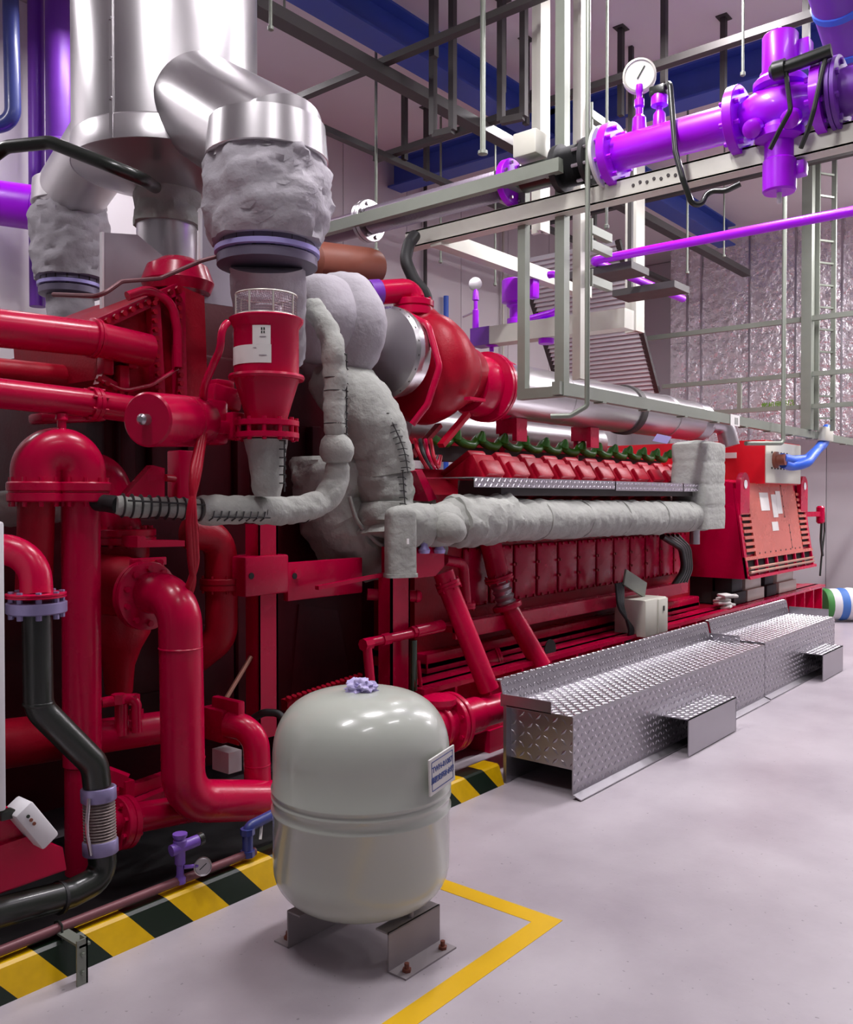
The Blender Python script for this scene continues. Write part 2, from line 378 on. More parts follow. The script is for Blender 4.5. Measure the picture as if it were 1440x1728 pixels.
# ceiling lamps: box housing on two rods, prismatic diffuser, the light itself
hm = meshonly(MB().box((0, 0, 0.05), (1.24, 0.34, 0.10), None, 0.01), 'housing', WHITE)
dm = meshonly(MB().box((0, 0, -0.006), (1.18, 0.28, 0.012)), 'diffuser', LAMPM)
rm = meshonly(MB().cyl((-.45, 0, .1), (-.45, 0, .36), .006, n=8).cyl((.45, 0, .1), (.45, 0, .36), .006, n=8), 'suspension', STRUT)
ORD = ['first', 'second', 'third', 'fourth']; seen_rows = {}
for i, (lx, ly) in enumerate(LAMPS):
    row = 'behind the engine, added to light the back wall' if ly > 4 else 'at the far end of the aisle' if lx > 8 else 'over the aisle edge' if ly < 1 else 'over the aisle beside the engine'
    seen_rows[row] = seen_rows.get(row, -1) + 1
    t = thing('ceiling_lamp', ORD[seen_rows[row]] + ' white linear ceiling lamp hanging ' + row, 'lamp', (lx, ly, ZC - .36), 'linear lamps ' + row)
    piece('housing', hm, t.location, t); piece('diffuser', dm, t.location, t); piece('suspension', rm, t.location, t)
    ld = bpy.data.lights.new('lamp_light', 'AREA'); ld.shape = 'RECTANGLE'; ld.size = 1.18; ld.size_y = 0.28; ld.energy = LAMP_W * (0.7 if ly > 4 else 2.0 if lx > 8 else (0.95 if lx < 2 else 1.45) if ly > 2 else 0.24)
    ld.color = (1.0, 0.955, 0.99)
    lo = bpy.data.objects.new('lamp_light', ld); C.objects.link(lo); lo.parent = t; lo.location = (0, 0, -0.02)
# ------------------------------------------------------------------ overhead: round lamp, beams, strut grid
L0 = P(900, 182, Z=5.30)
t = thing('bay_lamp', 'small round glowing lamp hanging below the ceiling beside the cream column', 'lamp', L0)
MB().lathe(L0, (0, 0, 1), [(.10, 0), (.11, .02), (.07, .10), (.03, .16), (.012, .17), (.012, ZC - L0.z)], 20).build('shade', STRUT, t)
MB().lathe(L0 - V((0, 0, .03)), (0, 0, 1), [(0, 0), (.05, .005), (.085, .02), (.095, .031)], 20).build('bulb', LAMPM, t)
ld = bpy.data.lights.new('lamp_light', 'AREA'); ld.shape = 'DISK'; ld.size = .19; ld.energy = 22; ld.color = (1, .97, 1)
lo = bpy.data.objects.new('lamp_light', ld); C.objects.link(lo); lo.parent = t; lo.location = (0, 0, -.04)

def ibeam(a, b, w, h, name, label):
    a = V(a); b = V(b); m = MB(); tf = 0.022
    m.beam(a + V((0, 0, h - tf / 2)), b + V((0, 0, h - tf / 2)), w, tf); m.beam(a + V((0, 0, tf / 2)), b + V((0, 0, tf / 2)), w, tf)
    m.beam(a + V((0, 0, h / 2)), b + V((0, 0, h / 2)), 0.02, h - 2 * tf)
    return single(name, m, BLUE, label, 'beam')
ibeam((4.05, 5.15, 5.48), (13.6, 5.15, 5.48), .26, .32, 'steel_beam', 'blue steel ceiling beam running lengthwise above the engine')
ibeam((8.4, 1.2, 5.46), (8.4, 7.42, 5.46), .26, .34, 'steel_beam', 'blue steel ceiling beam crossing behind the purple gas valve')

def strut(a, b, w, label, g='dark ceiling strut channels'):
    a = V(a); b = V(b); d = (b - a).normalized(); x = V((0, 0, 1)).cross(d) if abs(d.z) < .9 else V((1, 0, 0)); u = d.cross(x)
    m = MB(); tt = .006
    m.beam(a + u * (w / 2 - tt / 2), b + u * (w / 2 - tt / 2), w if abs(d.z) < .9 else w, tt, u) if False else None
    m.beam(a, b, w, w * .9)
    m.beam(a - u * w * .47, b - u * w * .47, w * 1.25, tt * 1.4)
    return single('ceiling_strut', m, STRUT, label, 'strut', group=g)
GZ = 5.0
strut((3.98, 4.81, GZ), (13.5, 4.81, GZ), .10, 'thick dark strut running lengthwise below the blue ceiling beam')
strut((3.5, 5.95, GZ), (13.5, 5.95, GZ), .06, 'thin dark strut running lengthwise nearest the back wall')
strut((5.28, 2.2, GZ + .07), (5.28, 6.4, GZ + .07), .055, 'dark cross strut nearest the exhaust stack')
strut((6.72, 1.8, GZ + .07), (6.72, 6.2, GZ + .07), .06, 'dark cross strut passing behind the pressure gauge')
strut((9.6, 1.4, GZ + .06), (9.6, 6.2, GZ + .06), .06, 'dark cross strut farthest from the exhaust stack')
# drops from the ceiling to the grid
drops = sorted([(733, 90), (683, 265), (763, 222), (888, 205), (848, 150), (1121, 135), (1048, 190), (1221, 175), (720, 300), (1361, 60)])
ORDN = ['first', 'second', 'third', 'fourth', 'fifth', 'sixth', 'seventh', 'eighth', 'ninth', 'tenth']
for k, (u, v) in enumerate(drops):
    q = P(u, v, Z=GZ + .05)
    single('strut_drop', MB().beam((q.x, q.y, GZ + .02), (q.x, q.y, ZC), .055, .045).box((q.x, q.y, ZC - .004), (.13, .10, .008)), STRUT,
           ORDN[k] + ' from the left of the dark vertical struts dropping from the ceiling', 'strut', group='vertical strut drops')
# U hangers
for u0, u1, v in ((731, 764, 228), (846, 884, 205)):
    a = P(u0, v, Z=4.55); b = P(u1, v - 8, Z=4.55)
    m = MB(); m.beam(a, b, .05, .05)
    for q in (a, b): m.beam(q, (q.x, q.y, ZC), .05, .05)
    single('trapeze_hanger', m, STRUT, 'dark trapeze hanger with two legs ' + ('beside the blue beam' if u0 < 800 else 'crossing the blue beam'), 'hanger')
# bright rods and sprinkler drops
rods = [(457, 45, 5.9, .012, 'thin rod hanging beside the top of the exhaust stack'), (815, 255, 6.3, .020, 'bright galvanised drop pipe hanging in front of the blue beam'),
        (635, 420, 8.2, .014, 'pale thin pipe dropping in front of the back wall panels'), (1254, 122, 6.3, .010, 'thin rod hanging left of the purple actuator'),
        (1160, 458, 9.5, .012, 'thin hanger rod in front of the foil duct'), (1222, 430, 10.0, .010, 'short thin rod above the purple pipe'), (744, 440, 9.8, .013, 'thin rod ending above the valve shelf'),
        (836, 478, 9.0, .010, 'thin rod ending over the small gas valve'), (1024, 380, 6.2, .010, 'thin rod hanging below the cream beam'), (480, 40, 6.6, .010, 'second thin rod beside the top of the stack')]
for u, v, d, r, lab in rods:
    q = P(u, v, D=d)
    single('hanger_rod', MB().cyl(q, (q.x, q.y, ZC), r, n=10).lathe(q - V((0, 0, .03)), (0, 0, 1), [(r * .6, 0), (r * 1.8, .008), (r * 1.8, .03), (r, .036)], 10), GREENG, lab, 'rod')
# vertical service pipes on the back wall
q = P(754, 560, Y=7.35); single('service_pipe', MB().cyl((q.x, 7.36, 0.0), (q.x, 7.36, 4.3), .035, n=12), BLUC, 'blue vertical service pipe on the back wall', 'pipe')
q = P(719, 560, Y=7.37); single('service_pipe', MB().cyl((q.x, 7.38, 0.0), (q.x, 7.38, ZC), .025, n=12), STRUT, 'dark vertical service pipe on the back wall', 'pipe')
q = P(850, 560, Y=7.37); single('service_pipe', MB().cyl((q.x, 7.38, 0), (q.x, 7.38, ZC), .02, n=12), CREAM, 'pale vertical conduit on the back wall behind the gas valve', 'pipe')
# blue tray along the back wall
a = P(700, 312, Y=7.2); b = P(860, 262, Y=6.2)
# ------------------------------------------------------------------ hanging pipe rack by the turbocharger
A = V((5.08, 3.02, 2.32))
t = thing('pipe_rack', 'galvanised square-tube rack hanging from the ceiling above the charge air pipe', 'rack', A)
MB().beam((5.08, 3.02, 2.27), (5.08, 3.02, ZC), .07, .07).build('post', GREENG, t)
MB().beam((5.08, 3.32, 2.27), (5.08, 3.32, 3.80), .06, .06).build('post', GREENG, t)
MB().beam((5.08, 2.99, 2.30), (5.08, 3.35, 2.30), .07, .07).build('bottom_bar', GREENG, t)
zb_ = (P(940, 285, X=4.86).z + P(560, 381, X=4.86).z) / 2
MB().beam((4.86, 2.9, zb_), (4.86, 5.5, zb_), .06, .085).build('cross_beam', GREENG, t)
for yy in (3.02, 3.32): MB().bb(4.84, 5.10, yy - .03, yy + .03, zb_ - .03, zb_ + .03).build('tie_block', GREENG, t)
MB().beam((5.0, 3.02, 2.315), (13.6, 3.02, 2.315), .06, .085).build('long_beam', GREENG, t)
cl_ = meshonly(MB().box((0, 0, 0), (.05, .075, .012)), 'clip', GREENG)
for k in range(12): piece('clip', cl_, (5.6 + k * .7, 3.02, 2.268), t)
MB().box((8.1, 2.985, 2.31), (.22, .006, .10)).build('tag_plate', PAPER, t, label='white lettered tag')
text('lettering', '|||||', .07, BLKINK, (8.12, 2.981, 2.31), (1, 0, 0), (0, 0, 1), t)

# cream cross channel with brace
t = thing('cream_channel', 'long cream channel beam carrying the purple gas line across the aisle', 'beam', (5.0, 3, 3.46))
m = MB(); m.beam((5.0, .2, 3.50), (5.0, 4.30, 3.50), .02, .12)
m.beam((5.04, .2, 3.555), (5.04, 4.30, 3.555), .10, .012); m.beam((5.04, .2, 3.445), (5.04, 4.30, 3.445), .10, .012)
m.build('web', CREAM, t)
m = MB()
for k in range(7): m.cyl((4.985, 2.20 + k * .045, 3.50 + (k % 2) * .01), (4.992, 2.20 + k * .045, 3.50 + (k % 2) * .01), .010, n=8)
m.build('slot_row', STRUT, t, kind='stuff')
MB().beam((5.0, 4.02, 3.47), (7.2, 4.02, 3.47), .10, .11).build('brace', CREAM, t)
MB().beam((5.0, .2, 3.50), (5.0, .2, ZC), .08, .08).build('hanger_post', CREAM, t)

def column(u, vb, Zb, w, label, d2=None):
    q = P(u, vb, Z=Zb) if d2 is None else P(u, vb, D=d2)
    m = MB(); z0 = q.z
    m.beam((q.x, q.y, z0), (q.x, q.y, ZC), w, w * .25)
    m.beam((q.x - w * .0, q.y + w * .35, z0), (q.x, q.y + w * .35, ZC), w * .25, w * .7); m.box((q.x, q.y, ZC - .01), (w * 2, w * 2, .02))
    t = thing('cream_column', label, 'column', q); m.build('channel', CREAM, t); return t, q
column(917, 392, 3.55, .13, 'wide cream column hanging directly left of the galvanised rack post')
c2_, _ = column(983, 640, 2.36, .105, 'cream column right of the galvanised rack post behind the thin conduit', d2=6.25)
_, c3 = column(1077, 560, 3.28, .19, 'cream column behind the pressure gauge')
for v in (190, 215, 385, 410, 470):
    q = P(990, v, Y=3.12)
    MB().beam(q, q + V((.34, 0, 0)), .05, .06).box(q, (.012, .10, .12)).build('bracket_arm', GREENG, c2_)
# thin conduit dropping to the air pipe
q0 = P(991, 685, D=5.5)
single('drop_conduit', MB().tube([(q0.x, q0.y, ZC), q0, q0 + V((-.05, .09, -.06)), q0 + V((-.10, .20, -.06))], .016, .03, n=12), GREENG, 'thin grey conduit dropping from ceiling and hooking above the air pipe', 'conduit')
# far guard rack above the alternator
t = thing('guard_rack', 'grey square-tube rack with horizontal rails in front of the foil duct', 'rack', (10.4, 3.02, 2.36))
MB().beam((10.4, 3.02, 2.36), (10.4, 3.02, ZC), .11, .11).build('post', GREENG, t)
for z, y0, y1, w in ((3.60, .8, 5.75, .055), (2.98, .8, 4.74, .05), (2.62, .8, 4.1, .05)):
    MB().beam((10.4, y0, z), (10.4, y1, z), w, w).build('rail', GREENG, t)
MB().beam((10.4, 3.78, 2.62), (10.4, 3.78, 2.98), .045, .045).build('stub_post', GREENG, t)
MB().beam((10.4, 5.70, 3.57), (10.4, 5.70, ZC), .05, .05).build('hanger', GREENG, t)
q = P(1322, 748, Y=2.9)
single('drop_conduit', MB().tube([(q.x, q.y, ZC), q, q + V((-.55, .18, -.02))], .022, .05, n=12), GREENG, 'grey conduit dropping in front of the foil duct to the terminal box', 'conduit')
# cable ladder
q = P(1392, 720, Y=2.9); t = thing('cable_ladder', 'vertical cream cable ladder at the right edge above the blue cables', 'ladder', (q.x, q.y, 2.36))
for dx in (-.10, .10): MB().beam((q.x + dx, q.y - dx * .6, 2.36), (q.x + dx, q.y - dx * .6, ZC), .035, .05).build('rail', GREENG, t)
for k in range(13): MB().beam((q.x - .1, q.y + .06, 2.5 + k * .25), (q.x + .1, q.y - .06, 2.5 + k * .25), .03, .02).build('rung', GREENG, t)
# foil wrapped air duct on the end wall
t = thing('foil_duct', 'large foil-wrapped air supply duct on the end wall', 'duct', (14.5, 3, 2.5))
MB().bb(14.04, 14.98, -2.0, 6.25, 2.52, 5.79).build('body', FOIL, t)
y = 6.27; wd = [.30, .24, .78, .70, .66, .74, .70, .72, .76, .7, .74, .72]
for k in range(12):
    w_ = wd[k]; m = MB(); nz, ny = 14, 5
    for zz0, zz1 in ((2.50, 4.15), (4.16, 5.78)):
        vs = []; fs = []
        for i in range(nz + 1):
            for j in range(ny + 1):
                Yq = y - .008 - (w_ - .016) * j / ny; Zq = zz0 + (zz1 - zz0) * i / nz
                e = 0 if i in (0, nz) or j in (0, ny) else .014 + .016 * mn.noise(V((k * 3.1, Yq * 4, Zq * 4)))
                vs.append((14.035 - e, Yq, Zq))
        for i in range(nz):
            for j in range(ny):
                a = i * (ny + 1) + j; fs.append((a, a + 1, a + ny + 2, a + ny + 1))
        m.add(vs, [tuple(reversed(f)) for f in fs])
    m.build('foil_panel', FOIL, t, ang=80); y -= w_
    MB().bb(14.012, 14.03, y - .014, y + .014, 2.50, 5.78).build('seam_strip', ALU, t)
for k, (u, v) in enumerate(((1292, 686), (1303.5, 684.8), (1314.5, 683.4), (1324.5, 682.4), (1336, 681))):
    q = P(u, v, X=14.0); text('lettering', '燃机房送风'[k], .105, GRNINK, (13.965, q.y, q.z), (0, -1, 0), (0, 0, 1), t, bold=.002)
# inclined louvre chute
t = thing('louvre_panel', 'steep slatted louvre panel standing behind the cream column', 'louvre', P(1060, 655, Y=4.8))
a0 = P(1043, 405, Y=4.8); a1 = P(1110, 662, Y=4.8)
for s in (0, 1):
    off = V((0, 1.35 * s, 0)); MB().beam(a0 + off, a1 + off, .06, .05).build('side_rail', STRUT, t)
sl = meshonly(MB().box((0, 0, 0), (.012, 1.32, .062), Matrix.Rotation(.22, 3, 'Y')), 'slat', WHITE)
for k in range(34):
    q = a0.lerp(a1, (k + .5) / 34); piece('slat', sl, q + V((0, .675, 0)), t)
MB().prism([a0 + V((.05, 0, 0)), a1 + V((.05, 0, 0)), a1 + V((.05, 1.35, 0)), a0 + V((.05, 1.35, 0))], (.01, 0, 0)).build('backing', JOINT, t)

# ------------------------------------------------------------------ purple gas train
GX, GZ2 = 5.0, 3.72
def gy(u): return P(u, 250, X=GX).y
ax = V((0, -1, 0))
y0, y1 = gy(1036), gy(1246)
t = thing('gas_pipe', 'bright purple gas pipe with bolted flanges and a pressure gauge on top', 'pipe', (GX, y0, GZ2))
MB().cyl((GX, y0, GZ2), (GX, y1, GZ2), .105, n=28).build('tube', PURP, t)
for yy, nm in ((y0, 0), (y1, 1)):
    f = MB().lathe((GX, yy + .028, GZ2), ax, [(.185, 0), (.19, .004), (.19, .052), (.185, .056)], 32).build('flange', PURP, t)
    MB().bolts((GX, yy, GZ2), ax, .15, 8, .014, .055).build('bolt_ring', PURP, f, kind='stuff')
MB().lathe((GX, y0 + .075, GZ2), ax, [(.19, 0), (.19, .02)], 32).build('gasket_flange', WHITE, t)
yb = gy(1079)
nip = MB().lathe((GX, yb, GZ2 + .09), (0, 0, 1), [(.045, 0), (.04, .09), (.022, .11), (.022, .15), (.03, .16), (.03, .20), (.018, .21), (.018, .24), (.024, .25), (.02, .29)], 16).build('gauge_stem', PURP, t)
gdir = (V((0, 0, 0)) + CAM - V((GX, yb, GZ2 + .43))); gdir.z = 0; gdir = (gdir.normalized() + V((0, 0, -.12))).normalized()
g0 = V((GX, yb, GZ2 + .435))
g = MB().lathe(g0 - gdir * .04, gdir, [(.085, 0), (.10, .005), (.10, .055), (.088, .06), (.085, .05)], 28).build('gauge', CREAM, t)
MB().lathe(g0 + gdir * .008, gdir, [(.087, 0), (.087, .006)], 28).build('dial', DIAL, g)
x_, y_ = frame(gdir); MB().beam(g0 + gdir * .016 - y_ * .02 - x_ * .012, g0 + gdir * .016 + y_ * .05 + x_ * .03, .006, .003, gdir).build('needle', BLKINK, g)
yb2 = gy(1113)
MB().lathe((GX, yb2, GZ2 + .09), (0, 0, 1), [(.04, 0), (.035, .08), (.02, .10), (.02, .12), (.05, .13), (.05, .18), (.045, .19)], 14).build('switch_stem', PURP, t)
MB().box((GX, yb2, GZ2 + .30), (.09, .10, .06), None, .01).build('switch_head', BLACK, t)
q = P(1185, 340, X=GX - .1)
single('control_cable', MB().tube([(GX, yb2 - .03, GZ2 + .31), (GX - .08, yb2 - .10, GZ2 + .31), P(1140, 255, X=GX - .14), P(1152, 300, X=GX - .14), P(1168, 345, X=GX - .10), P(1185, 345, X=GX - .06), P(1195, 322, X=GX - .02), P(1225, 322, X=GX - .02), P(1250, 310, X=GX)], .017, .07, n=10), BLACK, 'black control cable looping down over the purple gas pipe', 'cable')
# valve
yc = gy(1316)
t = thing('gas_valve', 'large purple gas safety valve with cylindrical actuators above and below', 'valve', (GX, yc, GZ2 - .5))
B = V((GX, yc, GZ2))
MB().lathe(B + V((0, .20, 0)), (0, -1, 0), [(.09, 0), (.105, .04), (.13, .10), (.14, .19), (.13, .28), (.105, .34), (.09, .40)], 28).build('body', PURP, t)
up = MB().lathe(B, (0, 0, 1), [(.10, .04), (.105, .10), (.135, .115), (.14, .12), (.14, .15), (.13, .16), (.105, .18), (.105, .20), (.094, .205), (.094, .395), (.088, .405)], 30).build('upper_actuator', PURP, t)
MB().lathe(B, (0, 0, 1), [(.014, .40), (.014, .44), (.008, .45)], 10).build('stem', WHITE, up)
MB().box(B + V((.05, -.105, .29)), (.09, .09, .14), None, .012).build('terminal_box', PURP, up)
dn = MB().lathe(B, (0, 0, -1), [(.10, .04), (.11, .11), (.13, .12), (.13, .16), (.08, .18), (.08, .27), (.088, .28), (.088, .44), (.08, .45)], 28).build('lower_actuator', PURP, t)
MB().lathe(B, (0, 0, -1), [(.014, .44), (.014, .50), (.009, .51)], 10).build('stem', WHITE, dn)
MB().box(B + V((.04, -.09, -.33)), (.08, .08, .08), None, .012).build('terminal_box', PURP, dn)
for s in (-1, 1): MB().lathe(B + V((-.10, .10 * s, -.10)), (-1, 0, -.5), [(.05, 0), (.05, .06), (.035, .07)], 14).build('side_port', PURP, t)
f = MB().lathe((GX, yc - .20, GZ2), ax, [(.19, 0), (.19, .05)], 32).build('flange', PURP, t)
MB().bolts((GX, yc - .22, GZ2), ax, .15, 8, .014, .05).build('bolt_ring', PURP, f, kind='stuff')
tgt = B + V((-.17, -.15, .13))
single('solenoid_head', MB().cyl(tgt + V((-.02, .10, 0)), tgt + V((0, -.16, .03)), .035, n=14).lathe(tgt + V((-.02, .12, 0)), (0, 1, 0), [(.05, -.06), (.05, .0), (.03, .02)], 12), BLACK, 'black solenoid plug mounted across the large purple gas valve', 'solenoid')
single('control_cable', MB().tube([tgt + V((-.02, .06, -.02)), P(1335, 185, X=GX - .22), P(1316, 220, X=GX - .22), P(1300, 252, X=GX - .2)], .013, .05, n=8), BLACK, 'black cable hanging left from the solenoid plug', 'cable')
single('control_cable', MB().tube([tgt + V((0, -.13, 0)), P(1374, 185, X=GX - .22), P(1364, 220, X=GX - .22), P(1352, 250, X=GX - .18)], .013, .05, n=8), BLACK, 'black cable hanging right from the solenoid plug', 'cable')
flanged_pipe('gas_pipe', 'dark purple gas pipe leaving the valve at the right edge', 'pipe', [(GX, yc - .24, GZ2), (GX, yc - 1.3, GZ2)], .12, PURD, 0, [((GX, yc - .30, GZ2), ax, .19, .05, 8)])
# left of the rack: black flexible, corrugated tube
y2, y3 = gy(1022), gy(962); 
t = thing('flexible_coupling', 'dark bolted flexible coupling between the purple pipe and the rack', 'coupling', (GX, y3, GZ2))
prof = [(.12, 0), (.15, .01), (.15, .04), (.10, .05)]
n_ = 10; L = y3 - y2 - .1
for k in range(n_): prof += [(.095, .05 + L * k / n_), (.125, .05 + L * (k + .5) / n_)]
prof += [(.095, .05 + L), (.15, .06 + L), (.15, .10 + L)]
MB().lathe((GX, y2 + .08, GZ2), (0, 1, 0), prof, 26).build('bellows', RUB, t)
MB().bolts((GX, y2 + .12, GZ2), ax, .13, 8, .012, .05).build('bolt_ring', ALU, t, kind='stuff')
MB().cyl((GX, y3, GZ2), (GX, gy(885), GZ2), .09).build('body', BLACK, t)
MB().box((GX - .02, gy(900), GZ2 + .19), (.18, .18, .16), None, .012).build('actuator_box', CREAMB, t)
ya, yb3 = gy(862), gy(628)
t = thing('corrugated_gas_hose', 'long ribbed steel gas hose with a purple end flange', 'hose', (GX, ya, GZ2))
prof = [(.085, 0)]; n_ = 46
for k in range(n_): prof += [(.085, (yb3 - ya) * (k + .25) / n_), (.103, (yb3 - ya) * (k + .75) / n_)]
MB().lathe((GX, ya, GZ2), (0, 1, 0), prof, 24).build('hose', mat('ribbed_hose', (.26, .22, .27), .32, metal=.7, var=.1), t)
f = MB().lathe((GX, ya - .03, GZ2), (0, 1, 0), [(.15, 0), (.155, .005), (.155, .045), (.15, .05)], 30).build('flange', PURP, t)
MB().bolts((GX, ya, GZ2), ax, .125, 8, .011, .05).build('bolt_ring', ALU, f, kind='stuff')
flanged_pipe('gas_pipe', 'dull purple gas pipe ending behind the exhaust bellows with a pale flange', 'pipe', [(GX, yb3, GZ2), (GX, 6.3, GZ2)], .095, mat('dull_plum_pipe', (.20, .14, .20), .35, metal=.4, var=.1), 0, [((GX, yb3 + .04, GZ2), ax, .16, .07, 8)], fm=ALU)

# thin purple line
z = 3.55; a = P(1000, 440, X=6.5)
flanged_pipe('purple_line', 'thin purple pipe running across with a right-angle bend', 'pipe', [(6.5, .6, a.z), (6.5, a.y, a.z), (8.3, a.y, a.z)], .035, PURP, .06)
for u, v in ((1025, 464), (1098, 512)):
    q = P(u, v, Y=a.y - .02)
    single('pipe_bracket', MB().bb(q.x - .16, q.x + .16, q.y - .3, q.y + .3, a.z - .10, a.z - .04).beam((q.x + .1, q.y + .25, a.z - .1), (q.x + .1, q.y + .25, ZC), .04, .04), STRUT, 'dark bracket under the thin purple pipe ' + ('near its bend' if u < 1050 else 'near its end'), 'bracket')
# purple duct top right
a, b = P(1380, -140, D=4.9), P(1482, 215, D=6.1); d = (b - a).normalized(); L = (b - a).length
t = thing('purple_duct', 'thick slanting purple pipe with blue straps at the top right corner', 'pipe', b)
MB().cyl(a, b, .165, n=30).build('tube', PURD, t)
for k in range(4): MB().lathe(a + d * (.25 + .3 * k), d, [(.167, 0), (.173, .005), (.173, .045), (.167, .05)], 30).build('strap', BLUC, t)
MB().cyl(a + V((0, 0, .1)), (a.x, a.y, ZC), .012, n=8).build('hanger', STRUT, t)
MB().beam(b + V((0, 0, .1)), (b.x, b.y, ZC), .03, .03).build('hanger', STRUT, t)

# small gas valve shelf
SX = 6.3
q0, q1 = P(803, 568, X=SX), P(985, 545, X=SX)
t = thing('valve_shelf', 'cream box beam carrying the small purple gas valve train', 'beam', q0)
MB().beam(q0 + V((0, -.12, -.02)), q1 + V((0, -.4, -.02)), .16, .15).build('beam', CREAM, t)
MB().beam(q0 + V((0, 0, -.02)), q0 + V((0, -.2, -.02)), .165, .155).build('end_cap', PURD, t)
zt = q0.z + .06
q = P(870, 500, X=SX)
t = thing('small_gas_valve', 'small purple gas valve with round actuator on the cream box beam', 'valve', (SX, q.y, zt))
MB().lathe((SX, q.y, zt), (0, 0, 1), [(.07, 0), (.07, .04), (.05, .05), (.05, .13), (.075, .15), (.075, .17), (.115, .18), (.115, .36), (.105, .37)], 24).build('actuator', PURP, t)
MB().box((SX, q.y - .17, zt + .30), (.10, .08, .22), None, .012).build('terminal_box', PURP, t)
MB().tube([(SX, q.y - .13, zt + .02), (SX, q.y - .42, zt + .05), (SX, q.y - .42, zt + .36), (SX, q.y - .33, zt + .36)], .03, .05, n=12).build('bypass', PURP, t)
q = P(922, 560, X=SX); single('purple_cylinder', MB().lathe((SX, q.y, q.z - .10), (0, 0, 1), [(.06, 0), (.065, .01), (.065, .19), (.06, .2)], 18), PURP, 'short purple cylinder below the cream box beam', 'valve')
q = P(830, 578, X=SX); single('purple_drain', MB().lathe((SX, q.y, q.z - .08), (0, 0, 1), [(.02, 0), (.02, .04), (.055, .05), (.055, .13)], 14), PURP, 'small purple drain cup under the end of the box beam', 'valve')
q = P(803, 545, X=SX)
t = thing('gauge_riser', 'thin purple riser topped by a small round gauge', 'gauge', q)
MB().lathe(q + V((0, 0, -.06)), (0, 0, 1), [(.03, 0), (.028, .17), (.018, .18), (.018, .25), (.03, .26), (.025, .33), (.012, .36)], 12).build('stem', PURP, t)
MB().lathe(q + V((0, 0, .34)) + V((.02, .02, 0)), V((-.77, -.6, 0)), [(.05, 0), (.058, .004), (.058, .04), (.05, .042)], 20).build('gauge', ALU, t)
MB().beam(q + V((0, .14, .07)), q + V((0, 0, .10)), .012, .012).build('lever', ALU, t)
# black hose by the red inlet
single('black_hose', MB().tube([P(700, 398, Y=4.15), P(690, 412, Y=4.1), P(684, 440, Y=4.05), P(700, 475, Y=4.0), P(718, 495, Y=3.95), P(722, 520, Y=3.95)], .043, .12, n=16), RUB, 'thick black hose curving from cream channel end to the red inlet', 'hose')
# ------------------------------------------------------------------ exhaust stack with two legs
SC = V((2.94, 4.30, 0)); SR = .50
t = thing('exhaust_stack', 'huge polished steel exhaust stack rising through the ceiling', 'stack', (SC.x, SC.y, 2.7))
MB().lathe(SC, (0, 0, 1), [(SR, 3.55), (SR, ZC - .002)], 64).build('shell', STEEL, t)
MB().lathe(SC, (0, 0, 1), [(SR + .006, 3.42), (SR + .006, 3.54), (SR, 3.55)], 64).build('rim_band', CLAD, t)
MB().lathe(SC, (0, 0, 1), [(SR, 3.42), (.38, 3.38), (.19, 3.30)], 48).build('bottom_cone', CLAD, t)
sv = V((math.cos(3.55), math.sin(3.55), 0))
m = MB()
m.beam(SC + sv * (SR + .004) + V((0, 0, 3.42)), SC + sv * (SR + .004) + V((0, 0, ZC)), .02, .006, sv)
m.build('seam', CLAD, t)
m = MB()
for k in range(9): m.lathe(SC + sv * (SR + .006) + V((0, 0, 3.62 + k * .2)), sv, [(.012, 0), (.008, .008)], 6)
m.build('rivet_row', CLAD, t, kind='stuff')
MB().soft([SC + V((0, 0, 3.34)), SC + V((0, 0, 3.12))], .185, 0, seam=.12, amp=.02).build('drain_jacket', FAB, t)
MB().lathe(SC, (0, 0, 1), [(.05, 2.60), (.165, 2.85), (.165, 3.14)], 32).build('drain_pipe', CLAD, t)

def stack_leg(label, c, r, z, root, name='exhaust_pipe', skew=V((0, 0, 0))):
    """z = branch top, collar top, collar bottom, jacket bottom, flange, cone bottom"""
    t = thing(name, label, 'exhaust', (c.x, c.y, z[5]))
    cc = V((c.x, c.y, 0))
    MB().miter([cc + V((0, 0, z[2] - .02)), cc + V((0, 0, z[1] - .09)), root], r * .955).build('branch', STEEL, t)
    MB().lathe(cc, (0, 0, 1), [(r * 1.03, z[2]), (r * 1.05, z[2] + .004), (r * 1.0, z[1] - .004), (r * .97, z[1])], 48).build('collar', STEEL, t)
    MB().soft([cc + V((0, 0, z[2] + .05)), cc + V((0, 0, (z[2] + z[3]) / 2)), cc + V((0, 0, z[3]))], lambda s: r * (1.0 + .10 * math.sin(PI * min(1, s / (z[2] + .05 - z[3])))), 0, seam=0, amp=.03, n=44).build('bellows_jacket', FABL, t)
    f = MB().lathe(cc, (0, 0, 1), [(r * .86, z[4]), (r * .90, z[4] + .004), (r * .90, z[4] + .026), (r * .86, z[4] + .03)], 44).build('flange', LIL, t)
    MB().bolts(cc + V((0, 0, z[4] + .03)), (0, 0, 1), r * .78, 16, .012, .055).build('bolt_ring', STRUT, f, kind='stuff')
    MB().lathe(cc, (0, 0, 1), [(r * .72, z[4] - .06), (r * .86, z[4] - .05), (r * .86, z[4] - .008), (r * .74, z[4]), (r * .70, z[4] + .03), (r * .82, z[4] + .035), (r * .82, z[4] + .09), (r * .7, z[3] + .05)], 44).build('lap_flange', mat('dull_lilac_steel', (.16, .14, .20), .45, metal=.5) if 'dull_lilac_steel' not in MAT else MAT['dull_lilac_steel'], t)
    MB().soft([cc + V((0, 0, z[4] - .04)), cc + V((0, 0, (z[4] + z[5]) / 2)) + skew * .4, cc + V((0, 0, z[5])) + skew], lambda s: r * (.66 - .04 * s), .2, seam=0, amp=.012).build('lower_jacket', FABL, t)
    return t
